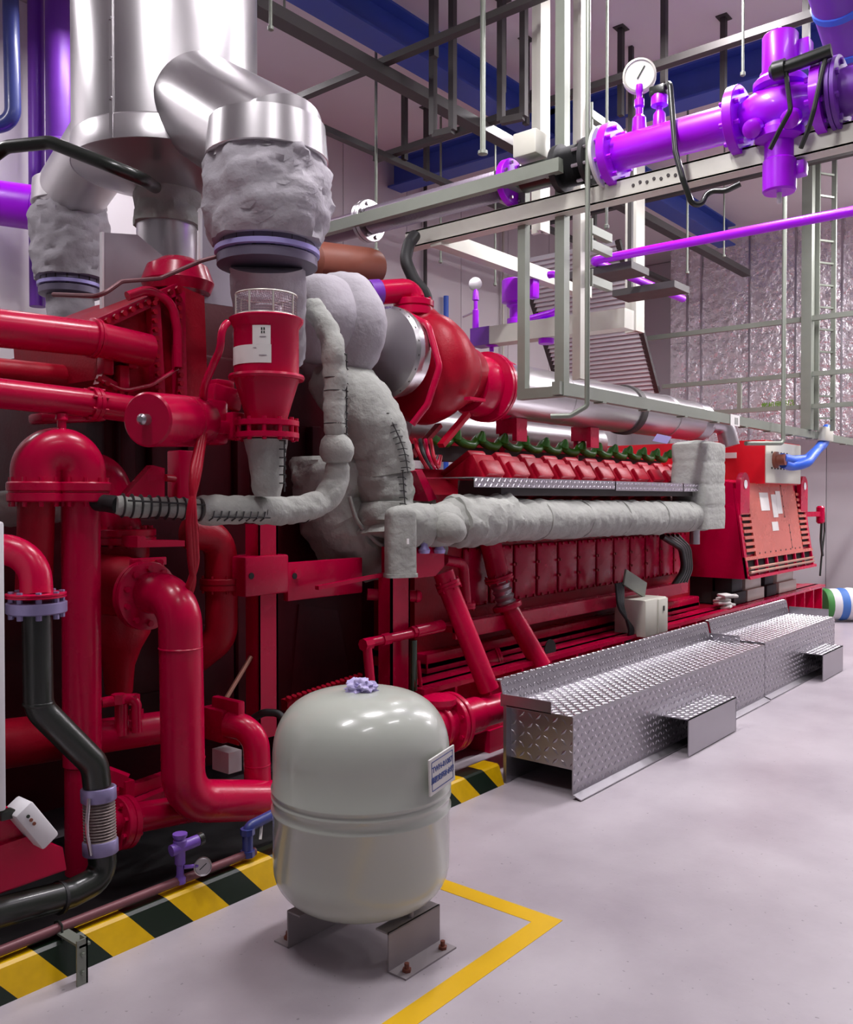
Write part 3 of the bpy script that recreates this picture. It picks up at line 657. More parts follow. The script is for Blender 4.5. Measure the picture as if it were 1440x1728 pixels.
stack_leg('steel exhaust branch with fabric bellows nearest the camera, right of the stack', V((2.79, 3.27, 0)), .275, (0, 3.36, 3.19, 2.80, 2.745, 2.30), V((2.87, 3.90, 3.66)), skew=V((.16, .16, 0)))
q = P(118, 480, D=6.1)
stack_leg('steel exhaust branch with fabric bellows on the far left of the stack', V((q.x, q.y, 0)), .235, (0, 3.76, 3.60, 3.10, 3.04, 2.55), V((3.0, 4.62, 4.02)))
# sheet guards below the stack
for pts, lab in (([(172, 392), (232, 396), (330, 478), (330, 560), (172, 560)], 'grey sheet-metal guard below the stack behind the cooler housing'), ([(338, 352), (352, 322), (400, 400), (410, 520), (338, 510)], 'grey sheet-metal guard with bright edge beside the exhaust leg')):
    Yp = 3.95 if pts[0][0] < 300 else 3.75
    poly = [P(u, v, Y=Yp) for u, v in pts]
    t = thing('sheet_guard', lab, 'guard', poly[-1]); MB().prism(poly, (0, .008, 0)).build('sheet', mat('guard_sheet', (.34, .31, .35), .5, metal=.2) if 'guard_sheet' not in MAT else MAT['guard_sheet'], t)
    MB().beam(poly[0], poly[-1], .012, .02, V((0, 1, 0))).build('edge_strip', WHITE, t)
# black exhaust drain and purple lines behind the stack at left
flanged_pipe('black_drain', 'black bent pipe reaching from left edge under the stack', 'pipe', [P(-60, 300, D=4.5), P(10, 248, D=4.4), P(85, 240, D=4.3), P(238, 300, D=4.15), P(262, 316, D=4.7)], .032, BLACK, .12)
def vpipe(u0, u1, v, d, m, lab, zt=ZC, zb=2.2):
    a = P((u0 + u1) / 2, v, D=d); r = (u1 - u0) / 2 * d / FOC
    return single('riser_pipe', MB().cyl((a.x, a.y, zb), (a.x, a.y, zt), r, n=24).lathe((a.x, a.y, (zb + zt) / 2), (0, 0, 1), [(r, 0), (r * 1.06, .01), (r * 1.06, .03), (r, .04)], 24), m, lab, 'pipe')
vpipe(78, 122, 150, 7.3, PURD, 'dark purple vertical riser left of the stack', zb=3.2)
vpipe(48, 74, 150, 7.4, PURD, 'thinner dark purple riser at the far left', zb=3.2)
a = P(18, 150, D=6.9); t = flanged_pipe('blue_riser', 'dark blue pipe with a bend at the top left corner', 'pipe', [(a.x, a.y, ZC), P(22, 205, D=6.9), P(-60, 225, D=6.9)], .06, BLUEV, .12)
flanged_pipe('purple_header', 'thick bright purple pipe entering from the left edge', 'pipe', [P(-90, 330, D=6.9), P(66, 352, D=6.9), P(130, 362, D=6.9)], .17, PURP, 0, [(P(66, 352, D=6.9), P(66, 352, D=6.9) - P(-90, 330, D=6.9), .18, .03, 0)])

# ------------------------------------------------------------------ turbocharger
TY = 3.75
def tx(u): return P(u, 600, Y=TY).x
TC = V((0, TY, P(735, 626, Y=TY).z)); TX = V((1, 0, 0))
def tp(u, dz=0, dy=0): return V((tx(u), TY + dy, TC.z + dz))
t = thing('turbocharger', 'turbocharger with padded grey turbine jacket and big red compressor volute', 'turbocharger', (tx(660), TY, 2.1))
def softdisc(c, ax, prof, n=48, amp=.02):
    m = MB().lathe(c, ax, prof, n)
    m.v = [p + (p - V(c)).normalized() * amp * (mn.noise(p * 6) + .5 * mn.noise(p * 15)) for p in m.v]; return m
prof = []
for k in range(31):
    a = PI * k / 30; prof.append((.15 + .195 * math.sin(a) ** .55, .30 * k / 30))
softdisc(tp(540, .14), TX, [(.02, 0)] + prof + [(.05, .30)], n=64, amp=.016).build('turbine_jacket', FABL, t, ang=70)
softdisc(tp(500, .18), TX, [(.02, 0), (.12, .005), (.18, .025), (.22, .055), (.245, .10), (.256, .15), (.26, .20), (.255, .25), (.24, .3), (.16, .36)], n=56, amp=.012).build('inlet_jacket', FABL, t, ang=85)
MB().lathe(tp(655, .06), TX, [(.10, -.06), (.27, -.04), (.29, -.02), (.29, .02), (.27, .04), (.27, .10), (.22, .14)], 44).build('back_plate', STEEL, t)
MB().bolts(tp(655, .06), TX, .275, 20, .010, .03).build('bolt_ring', STRUT, t, kind='stuff')
vol = MB().lathe(tp(690), TX, [(.22, 0), (.31, .03), (.36, .10), (.37, .18), (.34, .27), (.30, .34), (.27, .42), (.24, .46), (.24, .48), (.22, .50), (.20, .62)], 48)
vol.build('volute', REDC, t)
# neck from the volute up to the inlet flange
MB().tube([tp(722, .14, -.02), tp(716, .26, -.0), tp(708, .37, .04)], lambda s: .20 - .36 * s, .1, n=28).build('neck', REDC, t)
f = MB().lathe(tp(706, .34, .04), (0, 0, 1), [(.13, 0), (.135, .005), (.135, .05), (.125, .055), (.125, .06), (.135, .065), (.135, .1), (.13, .105)], 30).build('inlet_flange', RED, t)
MB().bolts(tp(706, .39, .04), (0, 0, 1), .115, 10, .010, .07).build('bolt_ring', RED, f, kind='stuff')
MB().tube([tp(706, .42, .04), P(703, 489, Y=TY + .05), P(634, 494, Y=TY + .12)], .078, .12, n=26).build('inlet_elbow', RED, t)
MB().tube([P(640, 493.5, Y=TY + .11), P(622, 495, Y=TY + .135)], .084, 0, n=26).build('purple_collar', PURD, t, label='purple collar')
for dz, dy in ((-.30, -.22), (-.36, .02)): MB().beam(tp(745, dz, dy), tp(700, dz - .22, dy), .05, .03).build('support_rib', REDC, t)
MB().beam(tp(715, -.22, -.36), tp(742, -.22, -.36), .05, .02).build('lug', RED, t)
pipeC = P(830, 655, Y=3.70); PZ = 2.39
MB().lathe((tx(690) + .60, TY - .02, TC.z - .06), TX, [(.19, 0), (.215, .06), (.22, .20), (.22, .42)], 40).build('outlet_duct', RED, t)
f = MB().lathe((pipeC.x - .05, 3.70, PZ), TX, [(.20, -.06), (.225, -.05), (.25, -.045), (.25, -.02), (.235, -.018), (.235, -.01), (.25, -.008), (.25, .02), (.21, .022)], 40).build('outlet_flange', RED, t)
MB().bolts((pipeC.x - .06, 3.70, PZ), TX, .235, 14, .010, .035).build('bolt_ring', RED, f, kind='stuff')
MB().tube([tp(668, .30, -.10), tp(672, .22, -.25), tp(672, -.05, -.34), tp(664, -.28, -.28), tp(655, -.40, -.2)], .022, .1, n=10).build('oil_line', RED, t)

# charge air pipe
t = thing('charge_air_pipe', 'long polished steel charge air pipe running above the cylinder heads', 'pipe', (7, 3.7, PZ - .2))
MB().cyl((pipeC.x - .05, 3.70, PZ), (7.25, 3.70, PZ), .205, n=40).build('tube', STEEL, t)
MB().lathe((7.25, 3.70, PZ), TX, [(.205, 0), (.222, .01), (.222, .10), (.205, .11)], 40).build('sleeve', STRUT, t)
MB().cyl((7.36, 3.70, PZ), (8.75, 3.70, PZ), .20, n=40).build('tube', STEEL, t)
for xx in (6.1, 8.1): MB().lathe((xx, 3.70, PZ), TX, [(.20, 0), (.208, .004), (.208, .02), (.20, .024)], 40).build('weld_ring', STEEL, t)
prof = [(.19, 0)]
for k in range(4): prof += [(.17, .02 + k * .06), (.20, .05 + k * .06)]
MB().lathe((8.75, 3.70, PZ), TX, prof + [(.19, .27)], 32).build('bellows', ALU, t)
MB().tube([(8.95, 3.62, PZ), (9.2, 3.5, PZ - .02), (9.22, 3.45, PZ - .25)], .10, .12, n=24).build('end_elbow', ALU, t)
m = MB(); 
c = P(1118, 738, Y=3.51); m.prism([P(1102, 744, Y=3.50), P(1126, 749, Y=3.50), P(1134, 737, Y=3.49), P(1110, 732, Y=3.49)], (0, .004, 0)).build('tag_plate', LIL, t)
single('air_balance_pipe', MB().cyl((5.1, 4.5, 2.16), (8.2, 4.5, 2.16), .17, n=28), STEEL, 'dark steel pipe behind and below the charge air pipe', 'pipe')
for u in (866, 990):
    q = P(u, 735, Y=3.72); single('pipe_saddle', MB().bb(q.x - .008, q.x + .008, 3.80, 3.84, 1.70, 2.25).bb(q.x - .05, q.x + .05, 3.66, 3.84, 2.08, 2.20).bb(q.x - .07, q.x + .07, 3.64, 3.68, 2.02, 2.19), RED, 'red saddle under the charge air pipe ' + ('near the turbocharger' if u < 900 else 'near the middle'), 'saddle')
# rust drum
a, b = P(520, 440, Y=4.4), P(636, 452, Y=4.4)
single('rusty_silencer', MB().lathe(a, b - a, [(.10, 0), (.13, .03), (.135, .1), (.135, (b - a).length - .10), (.125, (b - a).length - .03), (.09, (b - a).length)], 32).bb(a.x + .25, a.x + .35, 4.36, 4.44, 2.0, a.z - .1), RUST, 'brown drum-shaped silencer behind the exhaust branch', 'silencer')

# ------------------------------------------------------------------ padded exhaust pipes
def lacing(pts, r, dirv, parent, n=10, w=.05):
    m = MB(); path = resample(fillet_path(pts, .1), 1e9) if False else [V(p) for p in pts]
    pts2 = resample(path, .035); d = V(dirv).normalized()
    for i in range(len(pts2) - 1):
        tt = (pts2[i + 1] - pts2[i]).normalized(); s = d.cross(tt).normalized()
        c0 = pts2[i] + d * r; m.tube([c0 - s * w / 2 - d * .008, c0 + d * .010, c0 + s * w / 2 + tt * .012 - d * .008], .0032, 0, n=5)
        m.tube([c0 + d * .004, pts2[i + 1] + d * (r + .004)], .0035, 0, n=5)
    return m.build('lacing', WIRE, parent, kind='stuff')
VD = V((-.77, -.60, 0))
t = thing('padded_downpipe', 'thick padded grey exhaust pipe curving down from the turbine jacket', 'pipe', P(660, 880, Y=3.42))
pts = [P(568, 640, Y=3.80), P(614, 690, Y=3.50), P(646, 760, Y=3.45), P(652, 800, Y=3.44)]
MB().soft(pts, lambda s: .175 + .02 * math.sin(min(1, s / .7) * PI), .3, seam=0, amp=.016).build('upper_jacket', FAB, t)
lacing(resample(fillet_path(pts, .3), .04)[5:], .192, V((-.16, -.98, 0)), t, w=.07)
pts = [P(648, 795, Y=3.45), P(652, 850, Y=3.44), P(650, 905, Y=3.42)]
MB().soft(pts, .165, .1, seam=.17, amp=.02, pinch=.14).build('lower_jacket', FAB, t)
lacing(pts, .165, V((-.16, -.98, 0)), t, w=.06)
t = thing('padded_elbow', 'large padded grey elbow hanging low behind the downpipe', 'elbow', P(600, 970, Y=3.7))
MB().soft([P(560, 770, Y=3.75), P(562, 850, Y=3.75), P(590, 905, Y=3.72), P(640, 915, Y=3.7), P(720, 895, Y=3.6)], .235, .2, seam=.3, amp=.025, pinch=.05, n=40).build('jacket', FAB, t)
MB().tube([P(590, 838, Y=3.50), P(602, 880, Y=3.48), P(640, 920, Y=3.46), P(690, 925, Y=3.42)], .012, .15, n=8).build('edge_cord', FAB, t)
t = thing('padded_manifold', 'long padded grey exhaust manifold running along the engine side', 'manifold', (6.5, 3.2, 1.30))
zm = P(860, 876, Y=3.2).z; zf = P(1185, 871, Y=3.2).z; x0, x1 = P(690, 880, Y=3.2).x, P(1188, 870, Y=3.2).x
def mp(u, dz=0, dy=0): X_ = P(u, 870, Y=3.2).x; return V((X_, 3.2 + dy, zm + (zf - zm) * (X_ - x0) / (x1 - x0) + dz))
MB().soft([mp(686, -.02, .05), mp(730, -.02), mp(775, .01)], .125, .1, seam=.2, amp=.018, pinch=.12).build('inlet_jacket', FAB, t)
MB().soft([mp(765, 0), mp(850, .01)], .155, 0, seam=.33, amp=.02, pinch=.06).build('elbow_jacket', FAB, t)
us = [840, 905, 975, 1040, 1105, 1150, 1186]
for a, b in zip(us[:-1], us[1:]): MB().soft([mp(a), mp(b)], .138, 0, seam=0, amp=.012, n=26).build('pipe_jacket', FAB, t)
for u in us[1:-1]: MB().lathe(mp(u) - V((.006, 0, 0)), TX, [(.134, 0), (.140, .003), (.140, .009), (.134, .012)], 28).build('seam_band', FAB, t)
softdisc(P(764, 893, Y=3.04), V((-.3, -.9, -.1)), [(.09, -.14), (.085, -.02), (.07, .04), (.04, .07), (.01, .08)], 24, .012).build('port_cap', FAB, t)
# padded strap in front
t = thing('padded_flap', 'padded vertical grey sleeve hanging in front of the manifold joint', 'sleeve', P(676, 972, Y=3.02))
a, b = P(676, 853, Y=3.17), P(676, 972, Y=3.17)
MB().padbox(a.x, a.y, b.z, a.z, .166, .115, rot=-.5, dome=.05, amp=.05, e=.55).build('sleeve', FAB, t)
MB().padbox(a.x, a.y, b.z - .006, b.z + .014, .18, .125, rot=-.5, amp=.02, n1=3, e=.5).build('hem', FAB, t)
MB().box((a.x - .03, a.y - .078, (a.z + b.z) / 2 + .0), (.018, .004, .03)).build('tag', PAPER, t)
# padded end box
t = thing('padded_end_box', 'tall padded grey insulation box at the far end of the manifold', 'insulation box', P(1205, 893, Y=3.2))
a = P(1172, 893, Y=3.15); b = P(1240, 893, Y=3.05)
bx0, bx1, bz0, bz1 = a.x - .02, a.x + .44, a.z, P(1205, 745, Y=3.15).z
MB().padbox((bx0 + bx1) / 2, 3.20, bz0, bz1, bx1 - bx0, .36, seams=[bz0 + (bz1 - bz0) * k / 4 for k in (1, 2, 3)], dome=.05, amp=.035, e=.3).build('jacket', FAB, t)
MB().padbox((bx0 + bx1) / 2, 3.20, bz1 - .05, bz1 - .035, bx1 - bx0 - .03, .34, amp=.03, n1=3, e=.3).build('top_band', WIRE, t)
MB().cyl((bx0 + .15, 3.2, bz0 - .14), (bx0 + .15, 3.2, bz0 + .02), .045, n=14).build('drain_stub', ALU, t)
def seam_rings(pts, rr, parent, m_=None):
    for p, ax_ in pts:
        MB().lathe(V(p) - V(ax_).normalized() * .003, ax_, [(rr - .004, 0), (rr + .002, .0015), (rr + .002, .0045), (rr - .004, .006)], 26).build('stitched_seam', m_ or WIRE, parent)
# small padded crossover pipe from under the red burner to the turbine
t = thing('padded_crossover', 'thin padded grey pipe running sideways then up beside the red burner', 'pipe', P(450, 885, Y=3.05))
cy = 3.10
MB().soft([P(335, 860, Y=cy), P(420, 862, Y=cy), P(500, 862, Y=cy), P(548, 850, Y=cy), P(572, 800, Y=cy), P(570, 765, Y=cy)], .064, .12, seam=.24, amp=.010, pinch=.12).build('lower_jacket', FAB, t)
lacing([P(342, 860, Y=cy), P(440, 862, Y=cy)], .068, V((0, -.9, -.42)), t, w=.045)
softdisc(P(568, 758, Y=cy) - V((0, 0, .075)), V((0, 0, 1)), [(.03, 0), (.065, .015), (.083, .05), (.085, .08), (.075, .12), (.05, .15)], 30, .012).build('joint_jacket', FAB, t)
MB().soft([P(566, 735, Y=cy), P(566, 640, Y=cy), P(562, 580, Y=cy), P(548, 545, Y=cy + .1), P(528, 520, Y=cy + .25)], .058, .12, seam=.17, amp=.009, pinch=.12).build('upper_jacket', FAB, t)
seam_rings([(P(566, v, Y=cy), (0, 0, 1)) for v in (715, 660, 638, 598)], .055, t)
seam_rings([(P(u, 861, Y=cy), (1, 0, 0)) for u in (437, 512)], .060, t)
lacing([P(575, 735, Y=cy), P(575, 600, Y=cy)], .050, V((-.2, -.98, 0)), t, w=.03)
MB().soft([P(196, 852, Y=cy + .1), P(338, 860, Y=cy)], .045, 0, seam=.05, amp=.008, n=20).build('wrapped_end', FAB, t)
MB().soft([P(150, 846, Y=cy + .25), P(200, 852, Y=cy + .1)], .040, 0, seam=.04, amp=.006, n=20).build('dark_end', RUB, t)
m = MB(); a = P(205, 853, Y=cy + .09); b = P(335, 860, Y=cy)
for k in range(10):
    c = a.lerp(b, k / 9); m.lathe(c, b - a, [(.046, 0), (.050, .002), (.050, .005), (.046, .007)], 18)
m.tube([a + V((0, -.047, .02)), b + V((0, -.047, .02))], .004, n=5).build('wire_binding', WIRE, t, kind='stuff')
single('padded_pipe', MB().soft([P(-40, 862, Y=3.75), P(140, 850, Y=3.75)], .075, 0, seam=.2, amp=.012), FAB, 'padded grey pipe glimpsed behind the red risers at the left edge', 'pipe')

# ------------------------------------------------------------------ engine
EX0, EX1 = P(700, 900, Y=3.6).x, P(1165, 880, Y=3.6).x
EY = 3.6; EC = 4.85
t = thing('gas_engine', 'long red gas engine with a row of cylinder heads and crankcase doors', 'engine', (6.2, EC, .5))
prof = [(EY, .60), (EY, 1.30), (EY + .10, 1.42), (EY + .02, 1.62), (EY + .30, 1.80), (EC, 1.70)]
poly = [V((EX0, y, z)) for y, z in prof] + [V((EX0, 2 * EC - y, z)) for y, z in reversed(prof[:-1])]
MB().prism(poly, (EX1 - EX0, 0, 0)).build('block', REDC, t)
MB().bb(EX0, EX1, EY - .10, EY + .02, .52, .62, .01).bb(EX0, EX1, EY - .10, 2 * EC - EY + .1, .50, .56).build('foot_rail', RED, t)
MB().bb(EX0 + .3, EX1, EY - .05, EY + .01, 1.30, 1.36, .008).build('upper_rail', REDC, t)
# crankcase doors
dsp = .306; xd = P(800, 960, Y=EY).x
dm_ = MB().box((0, -.014, 0), (dsp - .026, .028, .40), None, .018)
dmesh = meshonly(dm_, 'crankcase_door', RED)
db = MB()
for i in range(3):
    for zz_ in (-.185, .185): db.cyl((-.10 + .1 * i, -.02, zz_), (-.10 + .1 * i, -.04, zz_), .011, n=6)
for zz_ in (-.06, .06):
    for xx in (-.135, .135): db.cyl((xx, -.02, zz_), (xx, -.04, zz_), .011, n=6)
bmesh_ = meshonly(db, 'bolt_ring', REDC)
k = 0
while xd + dsp * k < EX1 - .1:
    o = piece('crankcase_door', dmesh, (xd + dsp * k, EY, 1.06), t); b_ = bpy.data.objects.new('bolt_ring', bmesh_); C.objects.link(b_); b_.parent = o; b_['kind'] = 'stuff'
    k += 1
gm = meshonly(MB().box((0, -.03, 0), (.028, .05, .16)), 'rib', REDC)
for j in range(k): piece('rib', gm, (xd + dsp * (j + .5), EY, 1.36), t)
# cylinder heads
R = Matrix.Rotation(-.55, 3, 'X')
hd = MB(); hd.box((0, 0, 0), (.245, .40, .20), R, .022)
hd.box(R @ V((0, -.02, .12)), (.20, .30, .06), R, .02); hd.box(R @ V((0, -.21, -.03)), (.20, .05, .12), R, .015)
headm = meshonly(hd, 'cylinder_head', REDC)
capm = meshonly(MB().lathe(R @ V((-.02, -.06, .14)), R @ V((0, 0, 1)), [(.03, 0), (.03, .02), (.02, .03)], 10).lathe(R @ V((.06, .06, .14)), R @ V((0, 0, 1)), [(.02, 0), (.02, .03)], 8), 'head_cap', ALU)
lm = meshonly(MB().box((0, 0, -.02), (.17, .22, .16), Matrix.Rotation(-.2, 3, 'X'), .02).box((0, -.12, .0), (.05, .04, .05)), 'exhaust_port', REDC)
ht0, ht1 = P(795, 782, Y=3.66), P(1150, 800, Y=3.66); hz = 1.715
for j in range(12):
    xx = ht0.x + (ht1.x - ht0.x) * j / 11
    o = piece('cylinder_head', headm, (xx, 3.68, hz), t); c_ = bpy.data.objects.new('head_cap', capm); C.objects.link(c_); c_.parent = o
    piece('exhaust_port', lm, (xx - .02, 3.55, hz - .18), t)
# ignition leads: a green wavy loom on the heads
t2 = thing('ignition_loom', 'bright green wavy ignition loom lying along the cylinder heads', 'cable loom', (6.5, 3.9, 1.95))
lx0, lx1 = P(722, 740, Y=3.80).x, P(1125, 775, Y=3.80).x; nn = 13
lz = 2.0
for j in range(nn):
    a_ = lx0 + (lx1 - lx0) * j / nn; b_ = lx0 + (lx1 - lx0) * (j + 1) / nn
    m = MB().tube([(a_, 3.80, lz + .03), (a_ + (b_ - a_) * .25, 3.77, lz - .02), (a_ + (b_ - a_) * .6, 3.77, lz - .025), (b_, 3.80, lz + .035)], .032, .08, n=10)
    m.lathe((a_ + (b_ - a_) * .9, 3.77, lz - .0), (0, -.4, 1), [(.03, 0), (.045, .02), (.03, .06), (.012, .085)], 10)
    m.build('lead', GREEN, t2)
MB().bb(lx0, lx1, 3.86, 3.98, lz - .14, lz - .03).build('rail', STRUT, t2)
for k in range(4):
    single('sense_hose', MB().tube([P(700 + 9 * k, 742, Y=3.6), P(706 + 9 * k, 765 + 4 * k, Y=3.5), P(722 + 6 * k, 792, Y=3.52), P(735 + 3 * k, 770, Y=3.6)], .013, .06, n=8), [REDC, RUB, RED, REDC][k],
           ['leftmost', 'second', 'third', 'rightmost'][k] + ' thin hose looping beside the first cylinder head', 'hose', group='hose loops beside the first cylinder head')
single('slanted_bracket', MB().prism([P(702, 795, Y=3.45), P(712, 792, Y=3.45), P(738, 842, Y=3.45), P(724, 846, Y=3.45)], (0, .14, 0)).bb(P(705, 800, Y=3.45).x, P(735, 800, Y=3.45).x, 3.58, 3.7, 1.6, 1.72), RED, 'slanted red bracket left of the first cylinder head', 'bracket')
# catwalk strip along the heads
cz = P(800, 812, Y=3.12).z
t = thing('catwalk_strip', 'narrow tread-plate catwalk strip between the heads and padded manifold', 'catwalk', (6.5, 3.3, cz - .06))
cx0, cx1 = P(800, 810, Y=3.12).x, P(1194, 828, Y=3.12).x; cm = P(855, 810, Y=3.12).x
secs = [(cx0, (cx0 + cx1) * .5 - .01, .065), ((cx0 + cx1) * .5 + .01, cx1 - .55, .075), (cx1 - .53, cx1, .075)]
for a_, b_, hh in secs:
    m = MB(); m.bb(a_, b_, 3.12, 3.48, cz + .02, cz + .026); m.bb(a_, b_, 3.114, 3.12, cz - hh + .03, cz + .026); pp = m.build('tread_plate', DIAB, t)
def lozenges(m, o, ux, uy, w, h, pitch=.032, size=.013, hgt=.0022):
    """raised lozenges, alternately turned, on the rectangle o + a*ux + b*uy"""
    o = V(o); ux = V(ux).normalized(); uy = V(uy).normalized(); nrm = ux.cross(uy)
    nx, ny = int(w / pitch), int(h / pitch)
    for i in range(nx):
        for j in range(ny):
            c = o + ux * (i + .5) * w / nx + uy * (j + .5) * h / ny; s = 1 if (i + j) % 2 else -1
            a = (ux + uy * s).normalized(); b = nrm.cross(a)
            L, W = size, size * .36
            q = [c - a * L, c - b * W, c + a * L, c + b * W]; e0, e1 = c - a * L * .55 + nrm * hgt, c + a * L * .55 + nrm * hgt
            m.add(q + [e0, e1], [(0, 1, 4), (0, 4, 3), (1, 2, 5), (1, 5, 4), (3, 4, 5), (3, 5, 2)])
    return m
m = MB()
for a_, b_, hh in secs: lozenges(m, (a_, 3.114, cz - hh + .03), (1, 0, 0), (0, 0, 1), b_ - a_, hh - .004, pitch=.030, size=.016, hgt=.005)
m.build('tread_pattern', DIAB, t, kind='stuff', smooth=False)
MB().bb(cm, cx1, 3.16, 3.5, cz - .085, cz + .015).build('under_tray', STRUT, t)
# base frame (skid)
t = thing('base_frame', 'heavy red steel base frame under the engine and alternator', 'base frame', (8, EC, 0))
fx1 = P(1385, 990, Y=3.28).x
MB().bb(3.9, fx1, 3.30, 3.34, .16, .50).build('web', RED, t)
MB().bb(3.9, fx1, 3.22, 3.46, .47, .50).build('top_flange', RED, t)
MB().bb(3.9, fx1, 3.22, 3.46, .14, .17).build('bottom_flange', RED, t)
MB().bb(1.2, fx1, 6.2, 6.4, .14, .50).build('far_beam', RED, t)
rbm = meshonly(MB().box((0, 0, 0), (.02, .085, .30)), 'stiffener', RED)
xx = 4.2
while xx < fx1 - .05:
    piece('stiffener', rbm, (xx, 3.262, .32), t); xx += .36
for xx in (4.6, 7.2, 9.8, fx1 - .1): MB().bb(xx - .08, xx + .08, 3.2, 6.42, .0, .14).build('foot', RED, t)
q = P(931, 1097, Y=3.29); MB().lathe((q.x, 3.306, q.z), (0, -1, 0), [(.075, 0), (.075, .008)], 24).build('hand_hole', DARKIN, t)
MB().bb(EX1 - .3, fx1, 3.34, 6.2, .44, .49).build('deck', REDC, t)
# upper ledge along the engine
a, b = P(765, 1050, Y=3.42), P(1112, 990, Y=3.42)
single('engine_ledge', MB().bb(a.x, b.x + .6, 3.40, 3.58, b.z - .06, b.z - .02).bb(a.x, b.x + .6, 3.40, 3.425, b.z - .10, b.z + .0), RED, 'long red angle ledge running below the crankcase doors', 'ledge')
# small cream control box on the ledge
q = P(1110, 1058, Y=3.15); t = thing('junction_box', 'small cream junction box behind the tread-plate platform', 'junction box', q)
MB().bb(q.x - .24, q.x + .16, 3.14, 3.42, q.z - .06, q.z + .24, .012).build('body', CREAMB, t)
MB().bb(q.x - .02, q.x + .155, 3.13, 3.142, q.z - .05, q.z + .23, .004).build('door', CREAMB, t)
MB().bb(q.x + .06, q.x + .08, 3.122, 3.135, q.z + .13, q.z + .17).build('latch', BLACK, t)
single('cover_plate', MB().box((q.x - .15, 3.28, q.z + .36), (.40, .02, .13), Matrix.Rotation(.35, 3, 'Y'), .004), GREENG, 'tilted grey cover plate above the cream junction box', 'plate')
m = MB()
for k in range(5): m.tube([(q.x - .32 - .03 * k, 3.3, q.z + .38), (q.x - .42 - .02 * k, 3.25, q.z + .2), (q.x - .36 + .02 * k, 3.22, q.z), (q.x - .3, 3.3, q.z - .2)], .012, .08, n=8)
single('cable_bundle', m, RUB, 'black cable bundle left of the cream junction box', 'cable')
# flywheel housing and coupling between engine and alternator
fx = EX1
t = thing('flywheel_housing', 'dark flywheel housing between engine and alternator with glossy hoses', 'housing', (fx + .35, EC, .5))
MB().lathe((fx, EC, 1.05), TX, [(1.0, 0), (1.12, .05), (1.12, .26), (1.0, .32)], 48).build('ring', REDC, t)
for k in range(4):
    q = [P(1118 + 8 * k, 905, Y=3.45), P(1150 + 4 * k, 925, Y=3.40), P(1156 + 3 * k, 960, Y=3.40), P(1130 + 6 * k, 1000, Y=3.45)]
    MB().tube(q, .03, .12, n=12).build('hose', BLACK, t)
# ------------------------------------------------------------------ alternator
t = thing('alternator', 'red box alternator with slatted vents and satin front panel', 'alternator', (9.9, EC, .6))
bl, br = P(1267, 975, Y=3.12), P(1379, 955, Y=3.12); ax0, ax1 = bl.x, br.x; az0 = bl.z - .02; az1 = P(1250, 815, Y=3.24).z
yb_, yt_ = 3.12, 3.26
def fp(s, h, off=0.0):
    """point on the sloping front: s along, h from bottom (0) to top (1)"""
    n = V((0, -(az1 - az0), -(yt_ - yb_))).normalized()
    return V((ax0 + (ax1 - ax0) * s, yb_ + (yt_ - yb_) * h, az0 + (az1 - az0) * h)) + n * off
prof = [(yb_ + .06, az0), (yt_ + .05, az1), (yt_ + .2, az1 + .04), (2 * EC - yt_, az1), (2 * EC - yb_, az0)]
MB().prism([V((ax0, y, z)) for y, z in prof], (ax1 - ax0, 0, 0)).build('body', RED, t)
def panel(s0, s1, h0, h1, th, nm, m_, off=0.0, lab=None):
    a, b, c, d = fp(s0, h0, off), fp(s1, h0, off), fp(s1, h1, off), fp(s0, h1, off); n = (fp(0, 0, 1) - fp(0, 0, 0))
    return MB().prism([a, b, c, d], n * th).build(nm, m_, t, label=lab)
panel(.17, .83, .22, 1.0, .02, 'front_panel', REDA, -.05)
panel(.0, .03, .0, .94, .02, 'edge_frame', RED, -.05); panel(.97, 1, .0, .94, .02, 'edge_frame', RED, -.05); panel(.15, .17, .22, .92, .02, 'edge_frame', REDA, -.05); panel(.83, .85, .22, .92, .02, 'edge_frame', REDA, -.05)
panel(.03, .15, .24, .90, .012, 'vent_recess', DARKIN, -.06); panel(.85, .97, .24, .90, .012, 'vent_recess', DARKIN, -.06)
for s0, s1 in ((.03, .15), (.85, .97)):
    for k in range(10):
        h = .24 + .66 * k / 10; panel(s0, s1, h + .035, h + .066, .03, 'vent_slat', REDA, -.05)
panel(.0, 1, .19, .22, .03, 'sill', REDA, -.05); panel(.0, 1, .0, .03, .05, 'sill', RED, -.05)
panel(.03, .97, .03, .19, .006, 'grille_recess', DARKIN, -.06)
for k in range(8): panel(.0 + k * .139, .012 + k * .139, .03, .19, .03, 'grille_rib', RED, -.05)
for h in (.07, .115): MB().tube([fp(.01, h, .0), fp(.96, h, .0)], .014, n=10).build('grille_rod', GOLD, t)
panel(.30, .42, .70, .90, .003, 'sticker', PAPER, -.028); panel(.46, .53, .62, .88, .003, 'sticker', PAPER, -.028); panel(.53, .60, .66, .92, .003, 'sticker', PAPER, -.026, 'white data sticker'); panel(.42, .51, .47, .57, .003, 'sticker', PAPER, -.028)
m = MB()
for s, h0, h1 in ((.63, .62, .98), (.68, .26, .52)):
    for k in range(4): m.lathe(fp(s, h0 + (h1 - h0) * k / 3, -.03), fp(0, 0, 1) - fp(0, 0, 0), [(.012, 0), (.008, .006)], 6)
for k in range(9): m.lathe(fp(.2 + .075 * k, .245, -.03), fp(0, 0, 1) - fp(0, 0, 0), [(.012, 0), (.008, .006)], 6)
m.build('screw_row', STRUT, t, kind='stuff')
